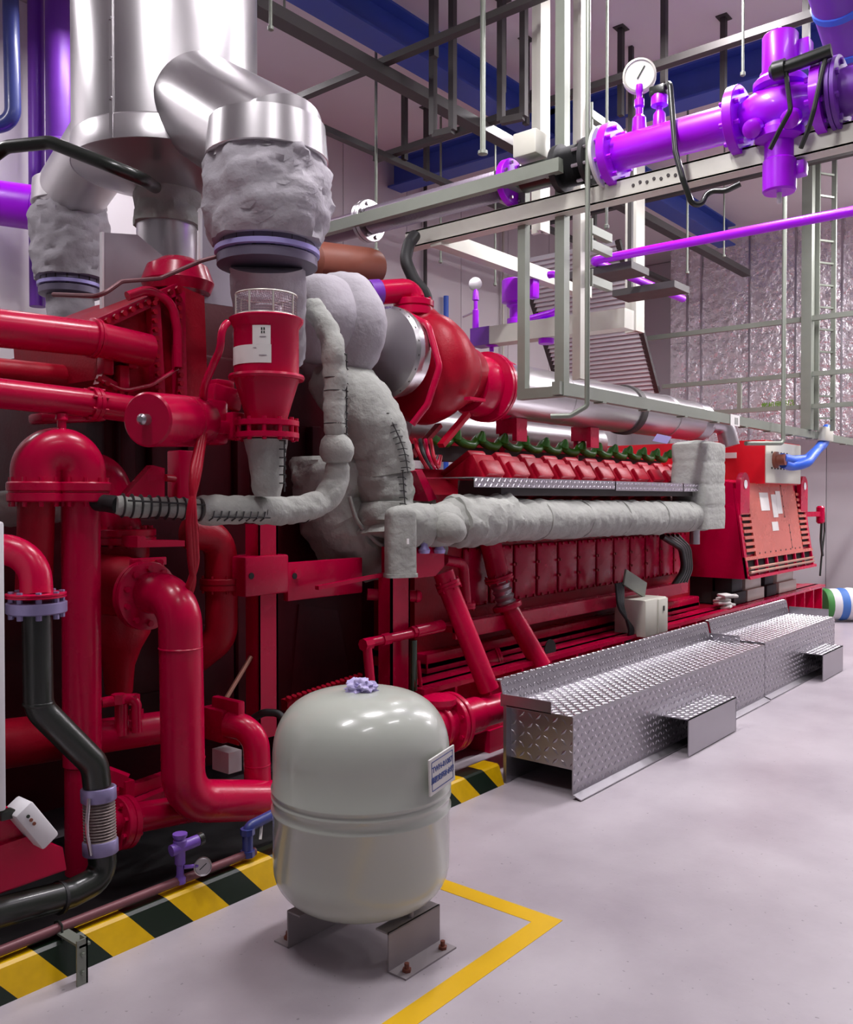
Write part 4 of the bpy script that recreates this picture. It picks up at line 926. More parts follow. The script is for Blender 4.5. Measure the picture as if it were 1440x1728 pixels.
m = MB(); m.beam(fp(.63, .62, -.03), fp(.63, .99, -.03), .008, .004, V((0, -1, 0))); m.beam(fp(.68, .26, -.03), fp(.68, .52, -.03), .008, .004, V((0, -1, 0))); m.build('panel_joint', STRUT, t)
for s, u in ((.02, 0), (.90, 1)):      # lifting lugs
    c = fp(s + .05, .96, .02); mm = MB(); n_ = 16
    poly = [c + V((-.13, 0, -.28)), c + V((.13, 0, -.28))] + [c + V((.13 * math.cos(PI * k / n_), 0, .02 + .13 * math.sin(PI * k / n_))) for k in range(n_ + 1)]
    lug = mm.prism(poly, (0, .05, 0)).build('lifting_lug', RED, t); MB().lathe(c + V((0, -.004, .03)), (0, -1, 0), [(.045, 0), (.045, .004)], 18).build('eye', WHITE, lug)
MB().bb(ax0 + .1, ax1 - .1, 3.55, 6.5, .50, az0 + .01).build('feet_rail', STRUT, t)
# terminal box on top
tx0 = 9.55; c0 = P(1291, 780, X=tx0); tb = thing('terminal_box', 'red and cream terminal box on top of the alternator', 'terminal box', (10.2, 3.8, az1))
tz1 = P(1291, 742, X=tx0).z; tx1 = P(1350, 780, Y=c0.y).x
MB().bb(tx0, tx1, c0.y, 5.4, az1 + .0, tz1).build('body', REDB, tb)
MB().bb(tx0 + .01, tx1, c0.y - .012, c0.y, az1 + .01, tz1 - .01, .003).build('cream_cover', CREAMB, tb, label='pale cream cover plate')
m = MB()
for k in range(6):
    for zz_ in (-.07, .10): m.cyl((tx0 + .18 + k * .10, c0.y - .012, az1 + .24 + zz_), (tx0 + .18 + k * .10, c0.y - .022, az1 + .24 + zz_), .012, n=6)
m.build('screw_row', STRUT, tb, kind='stuff')
gl = V((tx0 + .28, c0.y - .01, az1 + .26)); MB().lathe(gl, (0, -1, 0), [(.09, 0), (.09, .03), (.06, .04), (.06, .12)], 18).build('cable_gland', RUST, tb)
MB().bb(tx0 - .012, tx0, c0.y + .30, c0.y + .75, az1 + .28, az1 + .34).build('label_strip', PAPER, tb)
for k, lab in enumerate(('upper of the two thick blue power cables arching to the terminal box', 'lower of the two thick blue power cables arching to the terminal box')):
    single('power_cable', MB().tube([gl + V((.05 * k, -.08, .02 - .06 * k)), gl + V((.22, -.12, .0 - .07 * k)), P(1362, 775 + 7 * k, Y=3.0 - .06 * k), P(1392 - 4 * k, 748, Y=2.98), P(1396, 722, Y=3.0)], .052, .3, n=14), BLUC, lab, 'cable')
single('tray_saddle', MB().box(P(1393, 733, Y=2.96), (.32, .10, .16), None, .01), CREAM, 'white saddle clamp where blue cables meet the long beam', 'clamp')
# anti-vibration mounts, black blocks added for the shaded gaps, and odds on the skid
for k, (s0, s1, mm, lab) in enumerate(((.02, .17, RUB, 'black block added as the shaded gap under the near corner of the alternator'), (.19, .42, CREAMB, 'pale mounting block under the near half of the alternator'),
        (.46, .60, RUB, 'black block added as the shaded gap under the middle of the alternator'), (.64, .92, CREAMB, 'pale mounting block under the far half of the alternator'))):
    x0_, x1_ = ax0 + (ax1 - ax0) * s0, ax0 + (ax1 - ax0) * s1
    single('mount_gap_block', MB().bb(x0_, x1_, 3.30, 3.54, .505, .505 + (az0 - .505) * .45, .006).bb(x0_ + .02, x1_ - .02, 3.33, 3.51, .505 + (az0 - .505) * .45, az0, .006), mm, lab, 'mount')
q = P(1226, 988, Y=3.3); q.z = .50; m = MB()
for k in range(7): m.box(q + V((random.uniform(-.10, .10), random.uniform(-.03, .05), .012 + .02 * k)), (.15, .10, .026), Matrix.Rotation(random.uniform(-.7, .7), 3, 'Z') @ Matrix.Rotation(random.uniform(-.2, .2), 3, 'X'), .008)
single('rag_pile', m, PAPER, 'small pale rag pile on the base frame before the alternator', 'rag')
# small sensor with hoses at alternator's right end
q = P(1385, 870, Y=3.2)
t = thing('vent_filter', 'small red filter with black hoses at the right end of the alternator', 'filter', P(1380, 960, Y=3.2))
MB().lathe(q, (0, 0, 1), [(.03, -.1), (.05, -.08), (.05, .1), (.03, .12)], 16).build('cup', RED, t)
MB().beam(q + V((0, 0, .02)), V((ax1 - .05, 3.3, q.z + .02)), .05, .06).build('arm', RED, t)
MB().tube([q + V((0, 0, .08)), q + V((.16, 0, .10)), q + V((.18, 0, -.2)), q + V((.05, 0, -.55)), q + V((.0, 0, -.75))], .012, .1, n=8).build('hose', BLACK, t)
MB().tube([q + V((-.02, -.02, -.1)), q + V((-.05, -.02, -.3)), q + V((.03, -.02, -.5))], .016, .1, n=8).build('hose', BLACK, t)
# ------------------------------------------------------------------ auxiliary end of the engine (left): casing, coolers, red pipework
t = thing('auxiliary_casing', 'red machine casing darkened for shade behind the pipework at the left end', 'casing', (2.5, 4.6, .14))
mx0, mx1 = .2, EX0 + .05
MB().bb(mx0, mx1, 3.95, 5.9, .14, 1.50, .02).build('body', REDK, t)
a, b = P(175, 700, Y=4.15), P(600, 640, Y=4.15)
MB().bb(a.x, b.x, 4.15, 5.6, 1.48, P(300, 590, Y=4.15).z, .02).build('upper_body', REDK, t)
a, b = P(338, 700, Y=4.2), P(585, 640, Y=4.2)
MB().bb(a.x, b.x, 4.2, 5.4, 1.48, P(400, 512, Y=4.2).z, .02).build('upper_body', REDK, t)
for u in (210, 262, 322, 405, 470, 530):
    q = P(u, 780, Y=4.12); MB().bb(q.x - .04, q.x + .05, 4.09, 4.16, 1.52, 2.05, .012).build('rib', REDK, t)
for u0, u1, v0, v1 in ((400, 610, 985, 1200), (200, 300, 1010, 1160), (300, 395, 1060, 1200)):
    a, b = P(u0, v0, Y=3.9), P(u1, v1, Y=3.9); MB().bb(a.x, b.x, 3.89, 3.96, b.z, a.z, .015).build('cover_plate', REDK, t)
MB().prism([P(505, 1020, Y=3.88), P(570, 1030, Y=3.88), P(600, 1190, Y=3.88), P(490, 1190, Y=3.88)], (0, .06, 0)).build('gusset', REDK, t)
single('shade_sheet', MB().bb(-.3, 3.85, 3.08, 3.94, 0, .012).bb(-.3, 3.85, 3.08, 3.09, 0, .045), RUB, 'flat black sheet added on the floor for the shade under the red pipework', 'shade sheet')  # added black sheet painting the shade behind the kerb, no tray there
# chain-like bolted strip low on the casing
a, b = P(480, 1190, Y=3.6), P(600, 1150, Y=3.6); m = MB().beam(a, b, .05, .06)
for k in range(16): m.lathe(a.lerp(b, k / 15) + V((0, -.03, .03)), (0, -.5, 1), [(.016, 0), (.016, .02)], 6)
single('bolted_strip', m, REDC, 'dark red bolted strip low between the two red posts', 'strip')
# cooler housing
t = thing('cooler_housing', 'red ribbed charge air cooler housing with rows of bolts below the stack', 'cooler', P(260, 700, Y=3.75))
def cp(u, v, dy=0.0): return P(u, v, Y=3.6 + dy)
poly = [cp(160, 545), cp(235, 505), cp(300, 480), cp(345, 500), cp(352, 690), cp(250, 690), cp(165, 640)]
MB().prism(poly, (0, .75, 0)).build('body', REDC, t)
for (u0, v0), (u1, v1) in (((165, 548), (298, 488)), ((258, 512), (268, 690)), ((300, 492), (304, 690)), ((165, 640), (250, 690))):
    rb = MB().beam(cp(u0, v0, -.03), cp(u1, v1, -.03), .05, .045, V((0, 1, 0))).build('flange_bar', RED, t)
    m = MB(); n_ = int(math.hypot(u1 - u0, v1 - v0) / 14)
    for k in range(n_ + 1): q = cp(u0, v0, -.06).lerp(cp(u1, v1, -.06), k / n_); m.cyl(q, q + V((0, -.02, 0)), .013, n=6)
    m.build('bolt_row', REDC, rb, kind='stuff')
MB().lathe(cp(300, 478, .2), (0, 0, 1), [(.16, -.05), (.18, .0), (.15, .08), (.08, .12)], 24).build('domed_cap', RED, t)
MB().tube([cp(215, 500, -.05), cp(250, 488, -.06), cp(290, 510, -.08), cp(300, 560, -.08), cp(300, 620, -.08)], .022, .1, n=10).build('hose', RED, t)
MB().tube([cp(165, 640, -.06), cp(210, 660, -.08), cp(255, 650, -.08), cp(300, 622, -.06)], .009, .1, n=8).build('cable', RED, t)
for u, v in ((178, 610), (220, 600), (205, 640)): MB().box(cp(u, v, -.04), (.05, .06, .12), None, .008).build('bracket', RED, t)
# copper wire tube from flange to housing
single('sense_line', MB().tube([P(395, 425, Y=3.35), P(340, 440, Y=3.45), P(270, 470, Y=3.5), P(205, 475, Y=3.5), P(170, 500, Y=3.5), P(90, 497, Y=3.9)], .010, .05, n=8), CONDUIT, 'thin copper-red sense line strung below the exhaust flanges', 'line')
# horizontal red pipes from the left edge
flanged_pipe('coolant_pipe', 'uppermost thick red pipe entering from left into the cooler housing', 'pipe', [P(-80, 545, Y=3.5), P(160, 572, Y=3.5), P(250, 592, Y=3.5)], .075, RED, .05, [(P(158, 571, Y=3.5), P(250, 592, Y=3.5) - P(160, 572, Y=3.5), .085, .03, 0)])
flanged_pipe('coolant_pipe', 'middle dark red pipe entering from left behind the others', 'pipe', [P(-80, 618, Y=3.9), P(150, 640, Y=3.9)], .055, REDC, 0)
flanged_pipe('coolant_pipe', 'lower thick red pipe from left edge joining the motor', 'pipe', [P(-80, 655, Y=3.4), P(160, 682, Y=3.4), P(245, 694, Y=3.4)], .058, RED, .05, [(P(158, 682, Y=3.4), P(245, 694, Y=3.4) - P(160, 682, Y=3.4), .07, .04, 8)])
# red cylinder motor
a, b = P(248, 708, Y=3.05), P(340, 712, Y=3.22)
t = thing('starter_motor', 'red cylindrical motor with a grey end knob pointing left', 'motor', P(300, 760, Y=3.1)); d = (b - a).normalized(); L = (b - a).length
MB().lathe(a, d, [(.10, 0), (.108, .008), (.108, L * .62), (.10, L * .63), (.10, L * .66), (.108, L * .67), (.108, L * .94), (.09, L)], 36).build('body', RED, t)
MB().lathe(a - d * .045, d, [(.012, 0), (.022, .008), (.022, .05)], 16).build('shaft_knob', ALU, t)
MB().box(b + d * .06 + V((0, 0, .0)), (.14, .12, .20), None, .02).build('end_bracket', RED, t)
MB().tube([b + d * .10 + V((0, -.03, .03)), b + d * .2 + V((0, -.06, .05)), b + d * .26 + V((0, -.05, .1))], .010, .05, n=8).build('lead', FABL, t)
q = P(372, 672, Y=3.25); single('junction_block', MB().box(q, (.16, .12, .10), Matrix.Rotation(.15, 3, 'Y'), .015).box(q + V((.0, 0, .06)), (.10, .08, .04), None, .008), RED, 'small red junction block between the motor and the burner', 'block')
q = P(398, 720, Y=3.2); single('actuator_block', MB().box(q, (.13, .12, .12), None, .015).box(q + V((-.13, 0, -.01)), (.16, .08, .06), None, .01), RED, 'red actuator block beside the bottom of the burner', 'block')
# red cable bundle
t = thing('red_hose_bundle', 'bundle of thin red hoses dropping from the motor to below', 'hose', P(325, 1000, Y=3.15))
for k in range(3):
    MB().tube([P(345 - 3 * k, 730, Y=3.10), P(335 - 6 * k, 800, Y=2.99), P(317 + 5 * k, 870, Y=2.97), P(322 + 5 * k, 950, Y=3.02), P(328 - 4 * k, 985, Y=3.06), P(316 - 2 * k, 1010, Y=3.1)], .014, .2, n=10).build('hose', REDC, t)
single('sense_hose', MB().tube([P(384, 545, Y=3.0), P(374, 552, Y=2.99), P(372, 590, Y=3.0), P(362, 610, Y=3.05), P(345, 650, Y=3.1), P(342, 700, Y=3.2)], .016, .1, n=10), RED, 'thin red hose curving beside the burner to the motor', 'hose')
# support box column behind motor
a, b = P(292, 760, Y=3.5), P(322, 850, Y=3.5); single('support_post', MB().bb(a.x, b.x, 3.45, 3.55, b.z - .05, a.z, .008).bb(a.x, b.x, 3.5, 3.97, b.z - .05, b.z), RED, 'short red box post below the cylindrical motor', 'post')
t = thing('flap_bracket', 'red angled flap bracket with pivot left of the support post', 'bracket', P(240, 850, Y=3.45))
MB().prism([P(208, 840, Y=3.45), P(258, 785, Y=3.45), P(278, 790, Y=3.45), P(278, 845, Y=3.45), P(210, 848, Y=3.45)], (0, .05, 0)).build('plate', RED, t)
q = P(262, 845, Y=3.45); MB().bb(q.x - .06, q.x + .06, 3.45, 3.97, q.z - .03, q.z).build('arm', RED, t)
MB().cyl(P(278, 806, Y=3.45), P(294, 808, Y=3.47), .016).build('pivot', REDC, t)
single('flap_cover', MB().box(P(115, 705, Y=3.6), (.30, .12, .045), Matrix.Rotation(-.1, 3, 'Y'), .015), RED, 'flat red cover above the U bend', 'cover')
# ------------------------------------------------------------------ red burner (relief valve) with mesh cage
BY = 3.02
bc = P(450, 600, Y=BY); BC = V((bc.x, bc.y, 0))
def bz(v): return P(450, v, Y=BY).z
t = thing('relief_burner', 'red cone-shaped relief housing with wire cage and paper sticker', 'housing', (bc.x, bc.y, bz(745)))
k_ = (P(520, 600, Y=BY) - P(380, 600, Y=BY)).dot(RGT) / 140
MB().lathe(BC, (0, 0, 1), [(.072 * 1, bz(740)), (45 * k_, bz(738)), (43 * k_, bz(705)), (52 * k_, bz(680)), (64 * k_, bz(648)), (66 * k_, bz(642)), (76 * k_, bz(642)), (78 * k_, bz(638)), (76 * k_, bz(634)), (66 * k_, bz(633)), (66 * k_, bz(556)), (75 * k_, bz(545)), (76 * k_, bz(540)), (72 * k_, bz(538))], 48).build('body', RED, t)
for v in (735, 715):
    f = MB().lathe(BC, (0, 0, 1), [(62 * k_, bz(v + 5)), (66 * k_, bz(v + 4)), (66 * k_, bz(v - 4)), (62 * k_, bz(v - 5))], 40).build('flange', RED, t)
MB().bolts(BC + V((0, 0, bz(725))), (0, 0, 1), 60 * k_, 12, .010, .05).build('bolt_ring', RED, t, kind='stuff')
# cage: rings, bars and gauze wires
cg = thing('wire_cage', 'fine grey wire-mesh cage on top of the red cone housing', 'cage', (bc.x, bc.y, bz(538)))
m = MB(); z0, z1 = bz(538), bz(500); r_ = 62 * k_
for zz_ in (z0 + .005, z1):
    m.tube([BC + V((r_ * math.cos(a), r_ * math.sin(a), zz_)) for a in [2 * PI * k / 40 for k in range(41)]], .004, n=6)
for k in range(8):
    a = 2 * PI * k / 8 + .3; p = BC + V((r_ * math.cos(a), r_ * math.sin(a), 0)); m.cyl(p + V((0, 0, z0)), p + V((0, 0, z1)), .004, n=6)
m.build('frame', CREAM, cg)
m = MB()
for k in range(72):
    a = 2 * PI * k / 72; p = BC + V((r_ * math.cos(a), r_ * math.sin(a), 0)); m.cyl(p + V((0, 0, z0)), p + V((0, 0, z1)), .0011, n=4)
for j in range(1, 9):
    zz_ = z0 + (z1 - z0) * j / 9; m.tube([BC + V((r_ * math.cos(a), r_ * math.sin(a), zz_)) for a in [2 * PI * k / 40 for k in range(41)]], .0011, n=4)
for k in range(-9, 10):
    h = math.sqrt(max(0, r_ * r_ - (k * r_ / 10) ** 2)); m.cyl(BC + V((k * r_ / 10, -h, z1)), BC + V((k * r_ / 10, h, z1)), .0011, n=4); m.cyl(BC + V((-h, k * r_ / 10, z1)), BC + V((h, k * r_ / 10, z1)), .0011, n=4)
m.build('gauze', MESHM, cg, kind='stuff')
MB().lathe(BC, (0, 0, 1), [(.0, z1 - .035), (.05, z1 - .04), (.07, z1 - .05), (.07, z0 - .0)], 24).build('valve_disc', MESHM, cg)
# stickers wrapped on the cylinder
def wrap(a0, a1, v0, v1, nm, m_, parent, rr=66.6, lab=None, n=10):
    r = rr * k_; vs = []; fs = []
    base = math.atan2(CAM.y - bc.y, CAM.x - bc.x)
    for i in range(n + 1):
        a = base + a0 + (a1 - a0) * i / n
        for z_ in (bz(v1), bz(v0)):
            for q in (0, .0012): vs.append(BC + V(((r + q) * math.cos(a), (r + q) * math.sin(a), z_)))
    for i in range(n):
        o = i * 4; fs += [(o + 1, o + 5, o + 7, o + 3), (o, o + 2, o + 6, o + 4), (o, o + 4, o + 5, o + 1), (o + 2, o + 3, o + 7, o + 6)]
    fs += [(0, 1, 3, 2), (n * 4, n * 4 + 2, n * 4 + 3, n * 4 + 1)]
    return MB().add(vs, fs).build(nm, m_, parent, label=lab)
wrap(-.42, .12, 559, 590, 'sticker', PAPER, t, lab='white paper instruction sticker'); wrap(-1.5, .14, 590, 620, 'sticker', PAPER, t)
wrap(-.16, -.12, 563, 567, 'print', BLKINK, t, 67.4); wrap(-.09, -.05, 563, 567, 'print', BLKINK, t, 67.4); wrap(-.16, -.12, 569, 572, 'print', BLKINK, t, 67.4); wrap(-.09, -.05, 569, 572, 'print', BLKINK, t, 67.4)
wrap(-.20, -.02, 577, 578.2, 'print', FABL, t, 67.4); wrap(-.22, -.0, 607, 608.4, 'print', FABL, t, 67.4); wrap(-.40, -.30, 595, 596, 'print', FABL, t, 67.4)
# padded cone below
tj = thing('padded_cone', 'padded grey cone joining red housing to the thin crossover pipe', 'cone', (bc.x, bc.y, bz(835)))
MB().soft([BC + V((0, 0, bz(742))), BC + V((0, 0, bz(790))), BC + V((0, 0, bz(838)))], lambda s: k_ * (44 - 19 * min(1, s / .26)), 0, seam=0, amp=.012).build('jacket', FAB, tj)
lacing([BC + V((.0, 0, bz(745))), BC + V((.0, 0, bz(830)))], .10, V((.1, -1, 0)), tj, w=.04)

# ------------------------------------------------------------------ big red coolant pipes
RY = 3.08
fl = P(240, 1008, Y=3.3)
flanged_pipe('coolant_pipe', 'thick glossy red pipe looping from bolted flange down to the floor', 'pipe',
    [P(225, 998, Y=3.40), P(303, 1004, Y=RY), P(306, 1110, Y=RY), P(310, 1352, Y=RY - .02), P(470, 1350, Y=RY - .02)], .088, RED, .155,
    [(P(246, 1005, Y=3.30), P(303, 1004, Y=RY) - P(225, 998, Y=3.40), .145, .05, 10)], n=32, welds=((P(305, 1093, Y=RY), (0, 0, 1)), (P(309, 1280, Y=RY), (0, 0, 1))), steps=14)
flanged_pipe('coolant_pipe', 'short red elbow curving up beside the tank to a square block', 'pipe', [P(436, 1350, Y=3.10), P(432, 1230, Y=3.12), P(385, 1222, Y=3.25)], .060, RED, .11, welds=((P(434, 1290, Y=3.11), (0, 0, 1)),), n=26)
t = thing('valve_block', 'red square flange block with grey foot beside the red elbow', 'block', P(380, 1290, Y=3.3))
MB().box(P(385, 1215, Y=3.28), (.04, .20, .20), None, .01).box(P(372, 1220, Y=3.34), (.10, .16, .15), None, .01).build('block', RED, t)
MB().bb(P(372, 1262, Y=3.3).x, P(394, 1262, Y=3.3).x, 3.24, 3.36, P(380, 1300, Y=3.3).z, P(380, 1265, Y=3.3).z).build('grey_foot', WHITE, t)
single('brass_rod', MB().cyl(P(372, 1195, Y=3.5), P(424, 1108, Y=3.5), .012, n=10), GOLD, 'slanting pinkish rod above the square red block', 'rod')
# U-bend riser
t = thing('riser_pipe', 'tall glossy red riser with domed U bend and bolted flanges', 'pipe', P(137, 1470, Y=3.38))
UY = 3.38; ua, ub = P(62, 800, Y=UY + .05), P(136, 800, Y=UY)
zf_ = P(100, 828, Y=UY).z
top = P(100, 762, Y=UY).z
pts = [V((ub.x, ub.y, zf_ + .02)), V((ub.x, ub.y, top)), V((ua.x, ua.y, top)), V((ua.x, ua.y, zf_ + .02))]
dd = (ub - ua).length
MB().tube(pts, .098, dd / 2 * .995, n=34, steps=16).build('u_bend', RED, t)
MB().cyl((ub.x, ub.y, P(137, 1290, Y=UY).z), (ub.x, ub.y, zf_), .076, n=30).build('tube', RED, t)
MB().tube([(ub.x, ub.y, P(137, 1292, Y=UY).z), P(140, 1470, Y=UY)], .070, n=30).build('lower_tube', RED, t)
MB().cyl((ua.x, ua.y + .03, P(60, 1000, Y=UY).z), (ua.x, ua.y, zf_), .07, n=26).build('tube', REDC, t)
for c, r in ((ub, .118), (ua, .112)):
    f = MB().lathe((c.x, c.y, zf_), (0, 0, 1), [(r * .96, -.045), (r, -.04), (r, -.012), (r * .94, -.009), (r * .94, -.002), (r, .001), (r, .03), (r * .96, .035)], 34).build('flange', RED, t)
    MB().bolts((c.x, c.y, zf_ - .005), (0, 0, 1), r * .86, 10, .009, .058).build('bolt_ring', RED, f, kind='stuff')
MB().lathe((ua.x * .5 + ub.x * .5, ub.y, P(88, 735, Y=UY).z), (0, 0, 1), [(.03, -.03), (.03, .02), (.018, .03), (.018, .06), (.026, .065), (.02, .09)], 10).build('vent_plug', RED, t)
# pipe arching behind the riser with flange
flanged_pipe('coolant_pipe', 'red arched pipe behind the tall riser ending in a flange', 'pipe', [P(140, 800, Y=3.72), P(172, 796, Y=3.7), P(192, 840, Y=3.68), P(206, 905, Y=3.65)], .095, RED, .16,
    [(P(206, 905, Y=3.65), (0, 0, 1), .15, .07, 10)], n=28)
# valve body behind with horizontal pipe
a = P(230, 985, Y=3.42)
t = thing('pump_body', 'red cast pump body with ribbed top behind the tall riser', 'pump', P(215, 1100, Y=3.6))
MB().cyl(P(160, 985, Y=3.62), P(262, 995, Y=3.40), .135, n=28).build('barrel', REDC, t)
MB().lathe(P(206, 920, Y=3.65), (0, 0, -1), [(.12, 0), (.12, .05), (.10, .10)], 24).build('neck', REDC, t)
MB().lathe(P(200, 1050, Y=3.62), (0, 0, -1), [(.15, -.1), (.14, .05), (.10, .12), (.07, .2), (.06, .32)], 24).build('sump', REDC, t)
m = MB().box(P(250, 948, Y=3.40), (.17, .03, .035), None, .004)
for u in (234, 271): m.cyl(P(u, 949, Y=3.38), P(u, 949, Y=3.36), .014, n=8)
m.build('clamp_bar', RED, t)
# far elbow pipes
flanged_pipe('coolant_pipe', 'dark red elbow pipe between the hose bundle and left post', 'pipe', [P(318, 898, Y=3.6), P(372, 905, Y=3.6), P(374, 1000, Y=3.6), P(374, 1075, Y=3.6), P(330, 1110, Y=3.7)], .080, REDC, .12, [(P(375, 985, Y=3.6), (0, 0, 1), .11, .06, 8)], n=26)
# red bracket plates over them
single('bracket_plate', MB().prism([P(232, 905, Y=3.4), P(245, 905, Y=3.4), P(247, 912, Y=3.4), P(312, 912, Y=3.4), P(312, 922, Y=3.4), P(232, 924, Y=3.4)], (0, .16, 0)), RED, 'stepped red bracket plate beside the hose bundle', 'bracket')
# left edge elbow with lilac flange, black pipe, bellows
KY = 3.02
flanged_pipe('coolant_elbow', 'small glossy red elbow with bolted lilac flange at left edge', 'pipe', [P(-40, 925, Y=3.2), P(58, 930, Y=3.06), P(62, 1005, Y=KY)], .055, RED, .13, [(P(61, 1004, Y=KY), (0, 0, 1), .10, .016, 0)], n=26)
fz = P(62, 1020, Y=KY)
t = thing('black_pipe', 'black pipe dropping from the lilac flange and turning sideways', 'pipe', P(150, 1310, Y=KY))
MB().tube([fz, P(65, 1195, Y=KY), P(160, 1290, Y=2.98), P(164, 1325, Y=2.98)], .050, .10, n=26).build('tube', BLACK, t)
f = MB().lathe(fz, (0, 0, 1), [(.095, -.03), (.10, -.026), (.10, .008), (.095, .010)], 34).build('flange', LIL2, t)
MB().bolts(fz, (0, 0, 1), .082, 8, .010, .048).build('bolt_ring', LIL2, f, kind='stuff')
MB().lathe(P(65, 1200, Y=KY) + V((0, 0, .02)), (0, 0, 1), [(.050, 0), (.053, .004), (.053, .01), (.05, .014)], 26).build('weld_ring', BLACK, t)
a, b = P(166, 1328, Y=2.98), P(170, 1440, Y=2.96); d = (b - a).normalized(); L = (b - a).length
t = thing('flexible_hose', 'ribbed braided flexible hose with tie rods below the black pipe', 'hose', b)
prof = [(.055, 0)]
for k in range(16): prof += [(.050, .035 + (L - .07) * k / 16), (.058, .035 + (L - .07) * (k + .5) / 16)]
MB().lathe(a, d, prof + [(.055, L - .03)], 28).build('bellows', HOSE, t)
for o_ in (0, L - .05): MB().lathe(a, d, [(.060, o_), (.063, o_ + .004), (.063, o_ + .046), (.060, o_ + .05)], 28).build('clamp_ring', LIL2, t)
for off in (V((-.05, -.03, 0)), V((.055, .03, 0))): MB().tube([a + off * 1.15 + d * .02, a + off * 1.5 + d * .1, a + off * 1.5 + d * (L - .1), a + off * 1.15 + d * (L - .02)], .007, .02, n=8).build('tie_rod', ALU, t)
t = thing('black_pipe', 'black elbow pipe near the floor at the lower left edge', 'pipe', P(100, 1530, Y=2.98))
MB().tube([b - d * .02, P(178, 1478, Y=2.96), P(120, 1508, Y=2.95), P(-40, 1550, Y=2.92)], .050, .11, n=26).build('tube', BLACK, t)
MB().lathe(P(96, 1516, Y=2.948), P(120, 1508, Y=2.95) - P(-40, 1550, Y=2.92), [(.051, 0), (.057, .004), (.057, .016), (.051, .02)], 26).build('clamp_ring', RUB, t)
# red frame bracket and white cabinets, far left
t = thing('red_bracket_frame', 'red pressed-steel bracket frame at the lower left edge', 'bracket', P(60, 1500, Y=2.9))
MB().prism([P(-60, 1400, Y=2.95), P(15, 1362, Y=2.95), P(36, 1372, Y=2.95), P(44, 1412, Y=2.95), P(105, 1430, Y=2.95), P(112, 1468, Y=2.95), P(-60, 1530, Y=2.95)], (0, .12, 0)).build('side', RED, t)
MB().prism([P(-60, 1448, Y=2.93), P(45, 1412, Y=2.93), P(106, 1430, Y=2.93), P(112, 1466, Y=2.93), P(-60, 1528, Y=2.93)], (0, .025, 0)).build('lip', RED, t)
t = thing('white_cabinet', 'white cabinet panel edge standing at the left border', 'cabinet', P(-40, 1368, Y=2.9))
a = P(12, 1368, Y=2.9); MB().bb(a.x - .5, a.x, 2.9, 3.2, a.z, P(5, 880, Y=2.9).z, .01).build('body', WHITE, t)
MB().box(P(10, 1374, Y=2.92), (.05, .04, .03), None, .006).build('hinge', BLACK, t)
q = P(52, 1388, Y=2.92); t = thing('sensor_box', 'small tilted white sensor box on the red bracket frame', 'sensor', q)
R2 = Matrix.Rotation(-.60, 3, 'Y'); MB().box(q, (.07, .10, .17), R2 @ Matrix.Rotation(0, 3, 'X'), .010).build('case', WHITE, t)
for k in range(3): MB().lathe(q + R2 @ V((-.005, -.052, .055 - .018 * k)), (0, -1, 0), [(.006, 0), (.006, .003)], 10).build('led', RUST if k else BLKINK, t)
# low horizontal pipes
flanged_pipe('drain_header', 'low red header pipe with double flange left of the loop', 'pipe', [P(165, 1392, Y=3.18), P(330, 1362, Y=3.2)], .060, RED, 0, [(P(205, 1388, Y=3.18), P(330, 1362, Y=3.2) - P(165, 1392, Y=3.18), .105, .06, 8)], n=26)
flanged_pipe('drain_header', 'red header pipe with small tee valve behind the loop', 'pipe', [P(150, 1245, Y=3.42), P(290, 1225, Y=3.42)], .072, RED, 0, n=26)
t = thing('tee_valve', 'small red threaded tee with cap on the header behind the loop', 'fitting', P(205, 1235, Y=3.35))
MB().cyl(P(205, 1240, Y=3.36), P(205, 1180, Y=3.36), .028, n=14).build('stem', RED, t)
MB().tube([P(170, 1186, Y=3.36), P(222, 1178, Y=3.34), P(230, 1188, Y=3.33), P(231, 1235, Y=3.33)], .022, .03, n=14).build('cross_pipe', RED, t)
for u, v in ((200, 1179), (224, 1180), (230, 1205)): MB().lathe(P(u, v, Y=3.345) - V((0, 0, .02)), (0, 0, 1), [(.03, 0), (.03, .04)], 6).build('hex_collar', RED, t)
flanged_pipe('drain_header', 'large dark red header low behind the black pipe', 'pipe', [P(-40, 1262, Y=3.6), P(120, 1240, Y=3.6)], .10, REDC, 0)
single('tube_frame', MB().beam(P(175, 1350, Y=3.3), P(285, 1310, Y=3.5), .05, .05).beam(P(205, 1370, Y=3.25), P(300, 1330, Y=3.45), .05, .05).beam(P(180, 1305, Y=3.3), P(214, 1318, Y=3.25), .04, .05).beam(P(214, 1316, Y=3.25), P(214, 1360, Y=3.25), .04, .05), RED, 'small red square-tube frame left of the looping pipe', 'frame')
